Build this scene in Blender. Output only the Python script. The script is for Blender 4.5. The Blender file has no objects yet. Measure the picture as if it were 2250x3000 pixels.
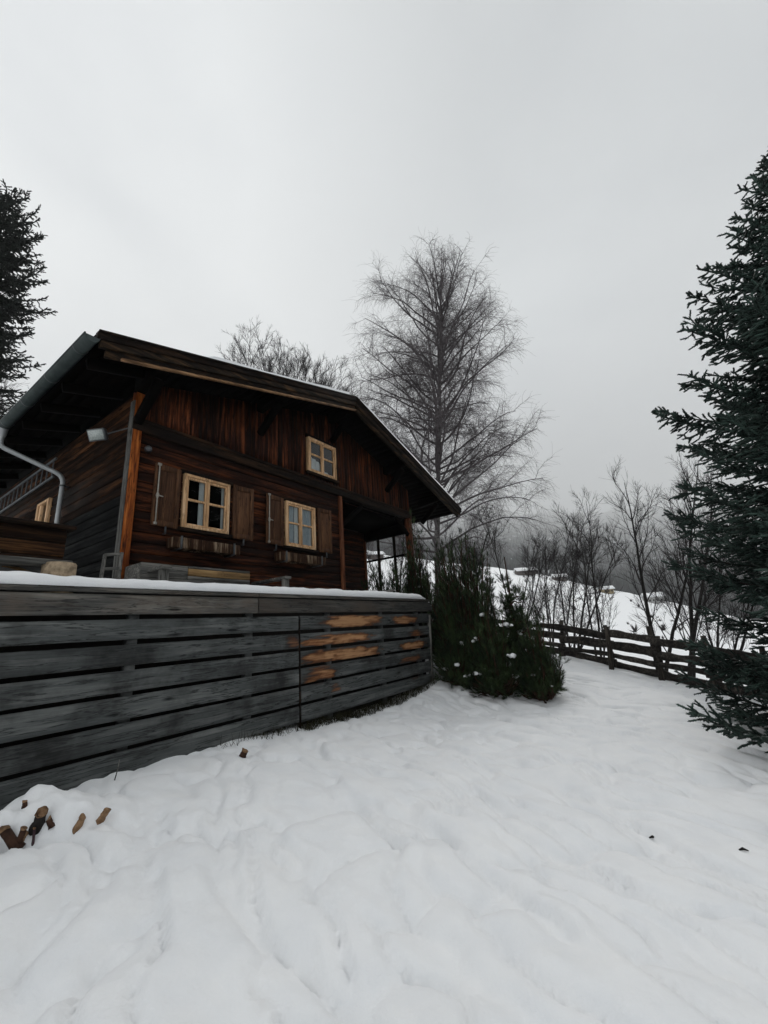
import bpy, math, numpy as np
from mathutils import Matrix
rng = np.random.default_rng(7)
R = math.radians
scene = bpy.context.scene
COL = scene.collection

# ------------------------------------------------------------------ camera
FPX = 1246.4; PITCH = R(15.96); ROLL = R(-3.953); EYE = 1.6
CAM = np.array([0, 0, EYE])
fw = np.array([0, math.cos(PITCH), math.sin(PITCH)])
up0 = np.array([0, -math.sin(PITCH), math.cos(PITCH)]); rt0 = np.array([1., 0, 0])
rt = math.cos(ROLL) * rt0 + math.sin(ROLL) * up0
up = -math.sin(ROLL) * rt0 + math.cos(ROLL) * up0
cd = bpy.data.cameras.new('camera'); cam = bpy.data.objects.new('camera', cd); COL.objects.link(cam)
M = Matrix.Identity(4)
for i in range(3):
    M[i][0] = rt[i]; M[i][1] = up[i]; M[i][2] = -fw[i]; M[i][3] = CAM[i]
cam.matrix_world = M
cd.sensor_fit = 'VERTICAL'; cd.sensor_height = 36; cd.sensor_width = 27
cd.lens = FPX * 36 / 3000; cd.clip_start = 0.05; cd.clip_end = 30000
scene.camera = cam

def ray(x, y): return fw + rt * (x - 1125) / FPX - up * (y - 1500) / FPX
def hit(x, y, p0, n):
    r = ray(x, y); return CAM + r * (((p0 - CAM) @ n) / (r @ n))

# ------------------------------------------------------------------ numeric noise
def hash2(ix, iy, seed):
    n = (ix * 374761393 + iy * 668265263 + seed * 974634777) & 0xffffffff
    n = ((n ^ (n >> 13)) * 1274126177) & 0xffffffff
    n = n ^ (n >> 16)
    return (n & 0xffff) / 65535.0
def vnoise(x, y, seed=0):
    x = np.asarray(x, float); y = np.asarray(y, float)
    ix = np.floor(x).astype(np.int64); iy = np.floor(y).astype(np.int64)
    fx = x - ix; fy = y - iy
    ux = fx * fx * fx * (fx * (fx * 6 - 15) + 10); uy = fy * fy * fy * (fy * (fy * 6 - 15) + 10)
    a = hash2(ix, iy, seed); b = hash2(ix + 1, iy, seed); c = hash2(ix, iy + 1, seed); d = hash2(ix + 1, iy + 1, seed)
    return (a + (b - a) * ux + (c - a) * uy + (a - b - c + d) * ux * uy) * 2 - 1
def fbm(x, y, seed=0, o=4):
    s = 0; a = 1.0; t = 0
    for k in range(o):
        s = s + a * vnoise(x, y, seed + k * 17); t += a; a *= .5; x = x * 2.03 + 5.1; y = y * 2.03 + 1.7
    return s / t
def sstep(a, b, x):
    t = np.clip((np.asarray(x, float) - a) / (b - a), 0, 1); return t * t * (3 - 2 * t)

# ------------------------------------------------------------------ mesh builder
class MB:
    def __init__(s): s.v = []; s.f = []; s.t = []; s.n = 0; s.w = []
    def add(s, v, f, tone=None, wear=None):
        v = np.asarray(v, float).reshape(-1, 3)
        fl = f if isinstance(f, list) else [f]
        if tone is None: tone = rng.random()
        for a in fl:
            a = np.asarray(a, np.int64)
            s.f.append(a + s.n)
            s.t.append(np.full(len(a), tone) if np.isscalar(tone) else np.asarray(tone))
        s.v.append(v); s.w.append(np.zeros(len(v)) if wear is None else wear); s.n += len(v); return s
    BF = np.array([[0, 3, 2, 1], [4, 5, 6, 7], [0, 1, 5, 4], [1, 2, 6, 5], [2, 3, 7, 6], [3, 0, 4, 7]])
    def box(s, x0, x1, y0, y1, z0, z1, tone=None):
        return s.add([[x0, y0, z0], [x1, y0, z0], [x1, y1, z0], [x0, y1, z0], [x0, y0, z1], [x1, y0, z1], [x1, y1, z1], [x0, y1, z1]], MB.BF, tone)
    def hexa(s, p, tone=None):          # eight corners, bottom ring then top ring
        return s.add(p, MB.BF, tone)
    def beam(s, a, b, w, h, upv=(0, 0, 1), tone=None):
        a = np.asarray(a, float); b = np.asarray(b, float); d = b - a; d /= np.linalg.norm(d)
        x = np.cross(d, upv); x /= np.linalg.norm(x); z = np.cross(x, d)
        p = [q + sx * x * w / 2 + sz * z * h / 2 for sz in (-1, 1) for q, sx in ((a, -1), (a, 1), (b, 1), (b, -1))]
        return s.add(p, MB.BF, tone)
    def tubes(s, P, r, k=5, tone=None, cap=False):     # P (M,N,3), r (M,N)
        P = np.asarray(P, float); r = np.asarray(r, float)
        if P.ndim == 2: P = P[None]; r = np.broadcast_to(r, P.shape[:2])
        Mn, N, _ = P.shape
        T = np.gradient(P, axis=1); T /= np.linalg.norm(T, axis=2, keepdims=True) + 1e-9
        ref = np.where(np.abs(T[:, :1, 2:3]) > .8, np.array([1., 0, 0]), np.array([0, 0, 1.]))
        X = np.cross(T, np.broadcast_to(ref, T.shape)); X /= np.linalg.norm(X, axis=2, keepdims=True) + 1e-9
        Y = np.cross(T, X)
        a = np.arange(k) * 2 * np.pi / k
        V = P[:, :, None] + r[:, :, None, None] * (np.cos(a)[:, None] * X[:, :, None] + np.sin(a)[:, None] * Y[:, :, None])
        base = (np.arange(Mn)[:, None, None] * N + np.arange(N - 1)[None, :, None]) * k
        j = np.arange(k)[None, None]; j2 = (j + 1) % k
        F = np.stack([base + j, base + j2, base + k + j2, base + k + j], -1).reshape(-1, 4)
        fl = [F]
        if tone is None: tt = np.repeat(rng.random(Mn), (N - 1) * k)
        else: tt = np.full(len(F), tone)
        tn = [tt]
        if cap:
            m0 = np.arange(Mn)[:, None] * N * k
            fl.append(m0 + np.arange(k)[None, ::-1]); fl.append(m0 + (N - 1) * k + np.arange(k)[None])
            tn += [np.full(Mn, .5)] * 2
        V = V.reshape(-1, 3)
        for q, t in zip(fl, tn): s.f.append(q + s.n); s.t.append(t)
        s.v.append(V); s.w.append(np.zeros(len(V))); s.n += len(V); return s
    def build(s, name, mat, parent=None, smooth=False, bevel=0, label=None, cat=None, group=None, kind=None, loc=None, rotz=0):
        V = np.concatenate(s.v); me = bpy.data.meshes.new(name)
        me.vertices.add(len(V)); me.vertices.foreach_set('co', V.ravel().astype(np.float32))
        cnt = np.concatenate([np.full(len(f), f.shape[1]) for f in s.f]); idx = np.concatenate([f.ravel() for f in s.f])
        me.loops.add(len(idx)); me.loops.foreach_set('vertex_index', idx.astype(np.int32))
        me.polygons.add(len(cnt)); st = np.concatenate([[0], np.cumsum(cnt)[:-1]])
        me.polygons.foreach_set('loop_start', st.astype(np.int32))
        try: me.polygons.foreach_set('loop_total', cnt.astype(np.int32))
        except Exception: pass
        me.update(calc_edges=True); me.validate()
        at = me.attributes.new('tone', 'FLOAT', 'FACE'); tn = np.concatenate(s.t).astype(np.float32)
        if len(tn) == len(me.polygons): at.data.foreach_set('value', tn)
        w = np.concatenate(s.w).astype(np.float32)
        if w.any(): me.attributes.new('wear', 'FLOAT', 'POINT').data.foreach_set('value', w)
        if smooth: me.polygons.foreach_set('use_smooth', np.ones(len(me.polygons), bool))
        if mat: me.materials.append(mat)
        o = bpy.data.objects.new(name, me); COL.objects.link(o)
        if parent: o.parent = parent
        if loc is not None: o.location = loc; o.rotation_euler = (0, 0, rotz)
        if bevel:
            b = o.modifiers.new('bevel', 'BEVEL'); b.width = bevel; b.segments = 1; b.limit_method = 'ANGLE'
        return tag(o, label, cat, group, kind)
def tag(o, label=None, cat=None, group=None, kind=None):
    for k, v in (('label', label), ('category', cat), ('group', group), ('kind', kind)):
        if v: o[k] = v
    return o
def thing(name, label, cat, loc=(0, 0, 0), rotz=0, group=None):
    o = bpy.data.objects.new(name, None); COL.objects.link(o); o.location = loc; o.rotation_euler = (0, 0, rotz)
    o.empty_display_size = .2
    return tag(o, label, cat, group)

# ------------------------------------------------------------------ materials
def newmat(name):
    m = bpy.data.materials.new(name); m.use_nodes = True; nt = m.node_tree; nt.nodes.clear()
    out = nt.nodes.new('ShaderNodeOutputMaterial'); b = nt.nodes.new('ShaderNodeBsdfPrincipled')
    nt.links.new(b.outputs[0], out.inputs[0]); return m, nt, b
def N(nt, t, **kw):
    n = nt.nodes.new(t)
    for k, v in kw.items():
        if k in n.inputs: n.inputs[k].default_value = v
        else: setattr(n, k, v)
    return n
def ramp(nt, fac, stops):
    r = nt.nodes.new('ShaderNodeValToRGB'); e = r.color_ramp.elements
    while len(e) < len(stops): e.new(.5)
    for q, (p, c) in zip(e, stops): q.position = p; q.color = (*c, 1)
    nt.links.new(fac, r.inputs[0]); return r.outputs[0]
def math_(nt, op, a, b=None, clamp=False):
    n = nt.nodes.new('ShaderNodeMath'); n.operation = op; n.use_clamp = clamp
    for i, q in enumerate((a, b)):
        if q is None: continue
        if hasattr(q, 'links'): nt.links.new(q, n.inputs[i])
        else: n.inputs[i].default_value = q
    return n.outputs[0]
def mix(nt, fac, a, b, mode='MIX'):
    n = nt.nodes.new('ShaderNodeMix'); n.data_type = 'RGBA'; n.blend_type = mode
    for s_, q in ((n.inputs[0], fac), (n.inputs[6], a), (n.inputs[7], b)):
        if hasattr(q, 'links'): nt.links.new(q, s_)
        elif isinstance(q, tuple): s_.default_value = (*q, 1)
        else: s_.default_value = q
    return n.outputs[2]
def attr(nt, name):
    n = nt.nodes.new('ShaderNodeAttribute'); n.attribute_name = name; return n.outputs['Fac']
def coords(nt, scale, src='Object'):
    tc = nt.nodes.new('ShaderNodeTexCoord'); mp = nt.nodes.new('ShaderNodeMapping'); mp.inputs['Scale'].default_value = scale
    nt.links.new(tc.outputs[src], mp.inputs[0]); return mp.outputs[0]
def noise4(nt, vec, scale, detail=4, rough=.55, w=None, dist=0):
    n = nt.nodes.new('ShaderNodeTexNoise'); n.noise_dimensions = '4D'
    n.inputs['Scale'].default_value = scale; n.inputs['Detail'].default_value = detail; n.inputs['Roughness'].default_value = rough; n.inputs['Distortion'].default_value = dist
    nt.links.new(vec, n.inputs['Vector'])
    if w is not None: nt.links.new(w, n.inputs['W'])
    return n.outputs[0]

def wood(name, dark, mid, light, axis='X', rough=.75, spec=.3, tone=.7, bump=.5, stain=None, knots=True, wearcols=None, pos=(.38, .55, .74)):
    m, nt, b = newmat(name)
    sc = {'X': (.9, 26, 26), 'Y': (26, .9, 26), 'Z': (26, 26, .9)}[axis]
    sc2 = {'X': (.35, 2.2, 2.2), 'Y': (2.2, .35, 2.2), 'Z': (2.2, 2.2, .35)}[axis]
    t = attr(nt, 'tone'); w = math_(nt, 'MULTIPLY', t, 43.)
    sc3 = {'X': (.55, 9, 9), 'Y': (9, .55, 9), 'Z': (9, 9, .55)}[axis]; sc4 = {'X': (2.5, 55, 55), 'Y': (55, 2.5, 55), 'Z': (55, 55, 2.5)}[axis]
    fib = noise4(nt, coords(nt, sc), 1.6, 6, .65, w, .35)
    coarse = noise4(nt, coords(nt, sc3), 1.7, 6, .6, w, .4); fine = noise4(nt, coords(nt, sc4), 1.5, 3, .6, w)
    big = noise4(nt, coords(nt, sc2), 2.6, 5, .6, w, .6)
    mixv = math_(nt, 'ADD', math_(nt, 'ADD', math_(nt, 'MULTIPLY', coarse, .45), math_(nt, 'MULTIPLY', fine, .22)), math_(nt, 'ADD', math_(nt, 'MULTIPLY', big, .45), math_(nt, 'MULTIPLY', fib, .2)))
    mixv = math_(nt, 'ADD', math_(nt, 'MULTIPLY', math_(nt, 'SUBTRACT', mixv, .66), 1.55), .55)
    c = ramp(nt, mixv, [(pos[0], dark), (pos[1], mid), (pos[2], light)])
    crack = math_(nt, 'ABSOLUTE', math_(nt, 'SUBTRACT', coarse, .5))
    c = mix(nt, ramp(nt, crack, [(.0, (.85, .85, .85)), (.022, (0, 0, 0))]), c, tuple(q * .3 for q in dark))
    if knots:
        kn = nt.nodes.new('ShaderNodeTexVoronoi'); kn.inputs['Scale'].default_value = 1.0
        ks = {'X': (1.7, 6, 7), 'Y': (6, 1.7, 7), 'Z': (6, 6, 1.7)}[axis]
        add = nt.nodes.new('ShaderNodeVectorMath'); add.operation = 'ADD'
        nt.links.new(coords(nt, ks), add.inputs[0])
        cmb = nt.nodes.new('ShaderNodeCombineXYZ'); nt.links.new(w, cmb.inputs[0]); nt.links.new(w, cmb.inputs[2]); nt.links.new(cmb.outputs[0], add.inputs[1])
        nt.links.new(add.outputs[0], kn.inputs['Vector'])
        kd = math_(nt, 'ADD', kn.outputs['Distance'], math_(nt, 'MULTIPLY', math_(nt, 'SUBTRACT', fib, .5), .25))
        kf = ramp(nt, kd, [(.05, (0, 0, 0)), (.17, (1, 1, 1))])
        c = mix(nt, math_(nt, 'SUBTRACT', 1.0, kf, True), c, tuple(x * .35 for x in dark))
    if stain:
        sn = noise4(nt, coords(nt, (1, 1, 1)), 1.3, 5, .65, w)
        sf = ramp(nt, math_(nt, 'ADD', math_(nt, 'MULTIPLY', sn, .75), math_(nt, 'MULTIPLY', fib, .3)), [(.5, (0, 0, 0)), (.66, (1, 1, 1))])
        c = mix(nt, sf, c, stain)
    if wearcols:
        wr = attr(nt, 'wear')
        wv = math_(nt, 'ADD', math_(nt, 'MULTIPLY', wr, .62), math_(nt, 'MULTIPLY', math_(nt, 'SUBTRACT', math_(nt, 'ADD', math_(nt, 'MULTIPLY', coarse, .6), math_(nt, 'MULTIPLY', fine, .4)), .5), 1.9))
        wc = ramp(nt, wv, [(.22, wearcols[0]), (.52, wearcols[1]), (.92, wearcols[2])])
        wf = ramp(nt, math_(nt, 'ADD', wr, math_(nt, 'MULTIPLY', math_(nt, 'SUBTRACT', coarse, .5), .5)), [(.06, (0, 0, 0)), (.80, (1, 1, 1))])
        c = mix(nt, math_(nt, 'MULTIPLY', wf, math_(nt, 'GREATER_THAN', wr, .01)), c, wc)
    br = math_(nt, 'ADD', math_(nt, 'MULTIPLY', t, tone), 1 - tone / 2)
    cm = nt.nodes.new('ShaderNodeCombineColor')
    for i in range(3): nt.links.new(br, cm.inputs[i])
    c = mix(nt, 1.0, c, cm.outputs[0], 'MULTIPLY')
    nt.links.new(c, b.inputs['Base Color'])
    b.inputs['Roughness'].default_value = rough; b.inputs['Specular IOR Level'].default_value = spec
    bp = nt.nodes.new('ShaderNodeBump'); bp.inputs['Strength'].default_value = bump; bp.inputs['Distance'].default_value = .006
    nt.links.new(fib, bp.inputs['Height']); nt.links.new(bp.outputs[0], b.inputs['Normal'])
    return m
def plain(name, c1, c2, scale=6, rough=.7, spec=.3, metal=0, tone=.4, bump=.2):
    m, nt, b = newmat(name)
    n = noise4(nt, coords(nt, (1, 1, 1)), scale, 5, .6)
    c = ramp(nt, n, [(.35, c1), (.65, c2)])
    t = attr(nt, 'tone'); br = math_(nt, 'ADD', math_(nt, 'MULTIPLY', t, tone), 1 - tone / 2)
    cm = nt.nodes.new('ShaderNodeCombineColor')
    for i in range(3): nt.links.new(br, cm.inputs[i])
    c = mix(nt, 1.0, c, cm.outputs[0], 'MULTIPLY')
    nt.links.new(c, b.inputs['Base Color'])
    b.inputs['Roughness'].default_value = rough; b.inputs['Specular IOR Level'].default_value = spec; b.inputs['Metallic'].default_value = metal
    if bump:
        bp = nt.nodes.new('ShaderNodeBump'); bp.inputs['Strength'].default_value = bump; bp.inputs['Distance'].default_value = .01
        nt.links.new(n, bp.inputs['Height']); nt.links.new(bp.outputs[0], b.inputs['Normal'])
    return m

def snow_mat(name, fine=1.0):
    m, nt, b = newmat(name)
    v = coords(nt, (1, 1, 1))
    n1 = noise4(nt, v, 3.0, 6, .6); n2 = noise4(nt, v, 70, 4, .7)
    nt.links.new(ramp(nt, n1, [(.3, (.80, .815, .835)), (.7, (.87, .875, .88))]), b.inputs['Base Color'])
    b.inputs['Roughness'].default_value = .75; b.inputs['Specular IOR Level'].default_value = .2
    bp = nt.nodes.new('ShaderNodeBump'); bp.inputs['Strength'].default_value = .5 * fine; bp.inputs['Distance'].default_value = .015
    h = math_(nt, 'ADD', math_(nt, 'MULTIPLY', n2, .35), noise4(nt, v, 14, 5, .6))
    nt.links.new(h, bp.inputs['Height']); nt.links.new(bp.outputs[0], b.inputs['Normal'])
    return m

SNOW = snow_mat('snow'); SNOWF = snow_mat('far snow', .0)
LOGS = wood('dark stained logs', (.004, .0016, .001), (.017, .0052, .0026), (.13, .038, .012), 'X', .8, .12, 1.1, .5, pos=(.36, .54, .82))
LOGS_Y = wood('dark stained side logs', (.004, .0018, .001), (.016, .0068, .0032), (.11, .045, .017), 'Y', .8, .1, 1.1, .5, pos=(.36, .54, .80))
GREY_Y = wood('weathered grey side logs', (.002, .0022, .0024), (.0058, .0062, .0064), (.024, .025, .024), 'Y', .85, .1, .8, .5)
BOARDS = wood('red brown gable boards', (.004, .0015, .001), (.022, .0062, .003), (.20, .058, .02), 'Z', .75, .12, 1.3, .5, pos=(.36, .53, .80))
DARKW = wood('dark roof timber', (.003, .002, .0014), (.0085, .0048, .003), (.035, .017, .008), 'X', .8, .12, .8)
DARKWY = wood('shade dark roof boards', (.0005, .0004, .0004), (.0012, .0008, .0006), (.0032, .0018, .0012), 'Y', .9, .05, .8)  # darker than the roof timber: deep eave shade put into the colour
SOFF = wood('black brown shaded rafter wood', (.0006, .0005, .0004), (.0013, .0009, .0007), (.004, .0022, .0014), 'X', .85, .05, .8)  # dark stain with the eave shade worked into the colour
FASC = wood('weathered fascia boards', (.004, .0034, .003), (.014, .0095, .0065), (.075, .042, .02), 'X', .8, .12, .6)
ORANGE = wood('orange larch post', (.05, .009, .002), (.27, .068, .011), (.50, .17, .036), 'Z', .7, .15, .3, .5)
PORCHP = wood('red brown porch post', (.02, .007, .0035), (.10, .032, .014), (.2, .075, .032), 'Z', .7, .15, .3)
FRAMEW = wood('pale larch window wood', (.37, .205, .10), (.58, .355, .185), (.74, .52, .33), 'Z', .65, .2, .5, .25, knots=False)
SHUT = wood('brown shutter wood', (.030, .0135, .007), (.078, .036, .018), (.16, .078, .038), 'Z', .75, .15, .3)
FBOX = wood('streaked flower box wood', (.010, .004, .0022), (.038, .016, .007), (.42, .32, .22), 'Z', .8, .12, .3, pos=(.36, .54, .80))
GREYW = wood('silver grey wood', (.04, .039, .036), (.10, .098, .09), (.21, .2, .18), 'X', .8, .2, .4)
GREYZ = wood('silver grey upright wood', (.04, .039, .036), (.10, .098, .09), (.21, .2, .18), 'Z', .8, .2, .4)
TANW = wood('tan planter wood', (.08, .047, .019), (.21, .125, .05), (.33, .21, .095), 'X', .75, .25, .4)
BINW = wood('brown log bin wood', (.005, .0022, .0012), (.022, .009, .004), (.12, .056, .02), 'X', .8, .12, .9, pos=(.36, .54, .80))
WALLW = wood('weathered blue grey boards', (.014, .0155, .0158), (.074, .080, .079), (.21, .213, .205), 'X', .75, .2, .55, .6, pos=(.18, .55, .98),
            stain=(.018, .0185, .018),
             wearcols=((.032, .018, .012), (.16, .062, .024), (.46, .25, .12)))
CAPW = wood('weathered cap boards', (.016, .016, .0155), (.062, .061, .057), (.21, .195, .172), 'X', .85, .15, .7, .7, pos=(.24, .54, .90), stain=(.085, .07, .058),
            wearcols=((.032, .018, .012), (.16, .062, .024), (.46, .25, .12)))
FENCEW = wood('old fence wood', (.011, .0098, .0088), (.032, .0285, .025), (.085, .075, .064), 'X', .85, .2, .8, .8)
FENCEP = wood('old fence post wood', (.011, .0095, .008), (.03, .026, .022), (.075, .064, .052), 'Z', .85, .2, .8, .8)
SOIL_VOID = plain('dark soil and gap shade', (.004, .004, .004), (.012, .010, .008), 9, .95, .1)  # soil of the flower boxes, also the void shade behind the wall boards
GUTM = plain('patinated gutter metal', (.016, .026, .026), (.036, .049, .048), 5, .42, .5, .3, .2, .05)
PIPEM = plain('zinc pipe metal', (.24, .255, .26), (.34, .355, .36), 4, .4, .5, .3, .1, .05)
METAL = plain('grey metal', (.05, .055, .06), (.09, .095, .10), 8, .45, .5, .5, .3, .05)
LADM = plain('weathered ladder metal', (.06, .068, .072), (.10, .11, .115), 8, .5, .4, .2, .3, .05)
RODM = plain('pale painted rod', (.24, .22, .19), (.36, .34, .30), 20, .6, .3, 0, .1, 0)
LENS = plain('clouded lamp glass', (.25, .28, .27), (.42, .46, .44), 40, .2, .6, 0, .1, .3)
CURT = plain('white curtain cloth', (.70, .72, .72), (.8, .81, .8), 12, .9, .1, 0, .1, .2)
CURTB = plain('blue grey curtain cloth', (.34, .42, .47), (.46, .53, .57), 12, .9, .1, 0, .1, .2)
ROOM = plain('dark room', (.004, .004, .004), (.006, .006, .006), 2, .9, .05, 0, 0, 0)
BARK = plain('grey brown bark', (.010, .009, .0085), (.028, .025, .023), 14, .9, .15, 0, .3, .6)
TWIG = plain('bare twigs', (.021, .018, .018), (.043, .038, .038), 3, .85, .15, 0, .5, 0)
BTWIG = plain('birch twigs', (.075, .065, .068), (.12, .107, .11), 3, .85, .15, 0, .5, 0)
NEED = plain('blue green spruce needles', (.010, .0195, .0155), (.038, .062, .051), 1.6, .65, .2, 0, 1.2, 0)
NEEDL = plain('dark spruce needles', (.0035, .006, .0045), (.009, .013, .0095), 1.0, .7, .25, 0, 1.0, 0)
PINE = plain('mountain pine needles', (.008, .018, .008), (.042, .064, .024), 2.2, .65, .2, 0, 1.3, 0)
GRASSM = plain('wet grass', (.010, .011, .004), (.036, .034, .014), 5, .8, .2, 0, 1.0, 0)
CUTW = plain('fresh cut wood', (.10, .052, .026), (.29, .18, .10), 22, .75, .2, 0, .3, .5)
BARKR = plain('reddish stem bark', (.018, .009, .006), (.065, .032, .02), 16, .85, .2, 0, .4, .6)
PURPLE = plain('purple brown stem', (.035, .018, .023), (.065, .038, .043), 16, .8, .2, 0, .3, .3)
def birch_bark():
    m, nt, b = newmat('birch bark')
    v = coords(nt, (3, 3, 1)); n = noise4(nt, v, 2.2, 6, .7)
    z = noise4(nt, coords(nt, (2, 2, 14)), 1.3, 4, .6)
    k = math_(nt, 'ADD', math_(nt, 'MULTIPLY', n, .8), math_(nt, 'MULTIPLY', z, .4))
    nt.links.new(ramp(nt, k, [(.46, (.014, .012, .011)), (.58, (.06, .056, .052)), (.7, (.21, .2, .195))]), b.inputs['Base Color'])
    b.inputs['Roughness'].default_value = .85; return m
BIRCH = birch_bark()
def glass():
    m, nt, b = newmat('window glass')
    out = [n for n in nt.nodes if n.type == 'OUTPUT_MATERIAL'][0]
    t = N(nt, 'ShaderNodeBsdfTransparent'); t.inputs[0].default_value = (.86, .9, .9, 1)
    g = N(nt, 'ShaderNodeBsdfGlossy'); g.inputs['Roughness'].default_value = .015
    f = N(nt, 'ShaderNodeFresnel'); f.inputs['IOR'].default_value = 1.5
    ms = N(nt, 'ShaderNodeMixShader'); nt.links.new(f.outputs[0], ms.inputs[0]); nt.links.new(t.outputs[0], ms.inputs[1]); nt.links.new(g.outputs[0], ms.inputs[2])
    nt.links.new(ms.outputs[0], out.inputs[0]); nt.nodes.remove(b); return m
GLASS = glass()

# ------------------------------------------------------------------ terrain
H0 = np.array([-4.12, 6.40, 0.0]); HY = R(34.755)
hx = np.array([math.sin(HY), math.cos(HY), 0]); hy = np.array([-math.cos(HY), math.sin(HY), 0])
W0 = np.array([-3.34, 3.64, 0.0]); WY = R(32.826)
wx = np.array([math.sin(WY), math.cos(WY), 0]); wy = np.array([-math.cos(WY), math.sin(WY), 0])
# eye-relative heights of points the photo shows
CP = np.array([(0, 0, -1.60), (2, 1.5, -1.72), (-2, 1.5, -1.40), (0, 3, -1.47), (4, 3, -1.85), (5.5, 5.5, -1.80), (0, 5, -1.42), (2.4, 5, -1.55), (3.6, 7.2, -1.5),
               (3.0, 9.4, -1.40), (-4.4, 2.0, -1.25), (-3.25, 3.75, -1.25), (-3.04, 4.0, -1.13), (-2.74, 4.5, -1.13), (-1.97, 5.7, -1.15), (-1.42, 6.5, -1.24), (-.86, 7.4, -1.27), (-.15, 8.5, -1.29), (.75, 9.8, -1.20),
               (1.6, 10.2, -1.22), (2.4, 9.7, -1.33), (4.75, 12.7, -.92), (5.35, 11.2, -1.18), (6.2, 9.1, -1.48), (6.55, 8.2, -1.63), (7.4, 6.5, -1.85), (4.2, 10.3, -1.25), (2.6, 13.5, -.75), (0.5, 14, .1), (8, 3, -2.1), (-1, -4, -1.5), (6, -3, -2.2), (-6, -2, -.9), (9, 10, -2.0), (8, 13, -1.8)])
def tps(c):
    n = len(c); d = np.hypot(c[:, None, 0] - c[None, :, 0], c[:, None, 1] - c[None, :, 1])
    K = d * d * np.log(d + 1e-9) + np.eye(n) * .6; Pm = np.c_[np.ones(n), c[:, :2]]
    A = np.block([[K, Pm], [Pm.T, np.zeros((3, 3))]]); return np.linalg.solve(A, np.r_[c[:, 2], 0, 0, 0])
TW = tps(CP)
AZ = np.array([-90, -40, -10, -2.7, 5.5, 13.8, 20, 23.9, 27.5, 34, 41, 60, 120])
EL = np.array([12, 12, 12, 11.3, 9.2, 7.2, 5.7, 4.3, 3.1, .6, -1.8, -3, -4])
EL0 = np.array([3, 3, 2, 1, -1.5, -4, -6, -6.5, -7, -8, -9, -10, -10])
HEAP = (-2.85, 3.40, -2.13, 3.66)
def ripples(x, y):
    a = R(-58); u = x * math.cos(a) + y * math.sin(a); v = -x * math.sin(a) + y * math.cos(a)
    wv = v + .28 * fbm(u * .8, v * .9, 3, 3) + .10 * fbm(u * 2.3, v * 2.3, 13, 3)
    n = np.abs(fbm(u * .62, wv * 2.1, 21, 2)); n2 = np.abs(fbm(u * 1.5, wv * 4.6, 31, 2))
    pil = np.clip(n, 0, .35) / .35 * .040 - .028 * np.exp(-(n / .05) ** 2) + np.clip(n2, 0, .4) / .4 * .042 - .024 * np.exp(-(n2 / .055) ** 2)
    return pil + .045 * fbm(x * .5, y * .5, 5, 3) + .016 * fbm(x * 5, y * 5, 8, 4)
def ground(x, y, detail=True):
    x = np.asarray(x, float); y = np.asarray(y, float); sh = x.shape; x = x.ravel(); y = y.ravel()
    cx = np.clip(x, -8, 11); cy = np.clip(y, -6, 16)
    d2 = (cx[:, None] - CP[None, :, 0]) ** 2 + (cy[:, None] - CP[None, :, 1]) ** 2
    z = (d2 * .5 * np.log(d2 + 1e-9)) @ TW[:len(CP)] + TW[-3] + TW[-2] * cx + TW[-1] * cy
    if detail:
        r = np.hypot(x, y); dw = -((x - W0[0]) * wy[0] + (y - W0[1]) * wy[1]); z = z + (ripples(x, y) - .03) * (1 - .55 * sstep(8, 16, r)) * (.45 + .55 * sstep(.0, .7, dw))
        # snowed-over stump heap beside the terrace wall: steep towards the camera
        ax, ay, bx_, by_ = HEAP; ln = math.hypot(bx_ - ax, by_ - ay); tx, ty = (bx_ - ax) / ln, (by_ - ay) / ln
        al = (x - ax) * tx + (y - ay) * ty; dd = -(x - ax) * ty + (y - ay) * tx; dd = dd + .05 * fbm(al * 7, al * 0, 113, 2)
        z = z + .23 * sstep(0, .085, dd) * (1 - sstep(.22, .66, dd)) * sstep(-.2, .08, al) * (1 - .75 * sstep(ln * .3, ln * .9, al)) * (1 - sstep(ln * .95, ln + .15, al)) * (1 + .4 * fbm(x * 5, y * 5, 114, 2))
        z = z - .10 * np.exp(-((x + 2.66) ** 2 + (y - 3.52) ** 2) / .012)
        z = z + .26 * np.exp(-((x - 1.9) ** 2 + (y - 10.4) ** 2) / 1.0)
    t = (x - W0[0]) * wx[0] + (y - W0[1]) * wx[1]; d = (x - W0[0]) * wy[0] + (y - W0[1]) * wy[1]
    m = sstep(.5, .75, d) * (1 - sstep(7.5, 9.4, t)) * sstep(-14, -9, t)
    z = z * (1 - m) + .30 * m
    az = np.degrees(np.arctan2(x, y)); r = np.hypot(x, y) + 1e-6
    e1 = np.interp(az, AZ, EL) + .5 * fbm(az * .11, az * 0, 41, 3); e0 = np.interp(az, AZ, EL0)
    k = np.clip(np.log(r / 22) / np.log(460 / 22), 0, 1); e = e0 + (e1 - e0) * (k ** .8)
    zf = r * np.tan(np.radians(e)) + fbm(x * .03, y * .03, 51, 4) * np.clip(r * .008, 0, 1.6)
    drop = np.clip(r - 460, 0, None); zf = zf - drop * .22 * (1 + 0 * r)
    b = sstep(12.5, 24, r); z = z * (1 - b) + zf * b
    back = sstep(-2, -12, y); z = z * (1 - back) + (-2.5) * back
    return (z + EYE).reshape(sh)
def gz(x, y): return float(ground(np.array([x]), np.array([y]))[0])
def graded(lo, hi, step, a, b, g):
    c = list(np.arange(lo, hi + 1e-6, step)); s_ = step; q = lo; L = []
    while q > a: s_ *= g; q -= s_; L.append(q)
    s_ = step; q = c[-1]; U = []
    while q < b: s_ *= g; q += s_; U.append(q)
    return np.array(L[::-1] + c + U)
gx = graded(-4.6, 7.4, .03, -700, 900, 1.09); gy = graded(1.2, 12.6, .03, -300, 900, 1.09)
X, Y = np.meshgrid(gx, gy); Z = ground(X, Y)
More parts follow.
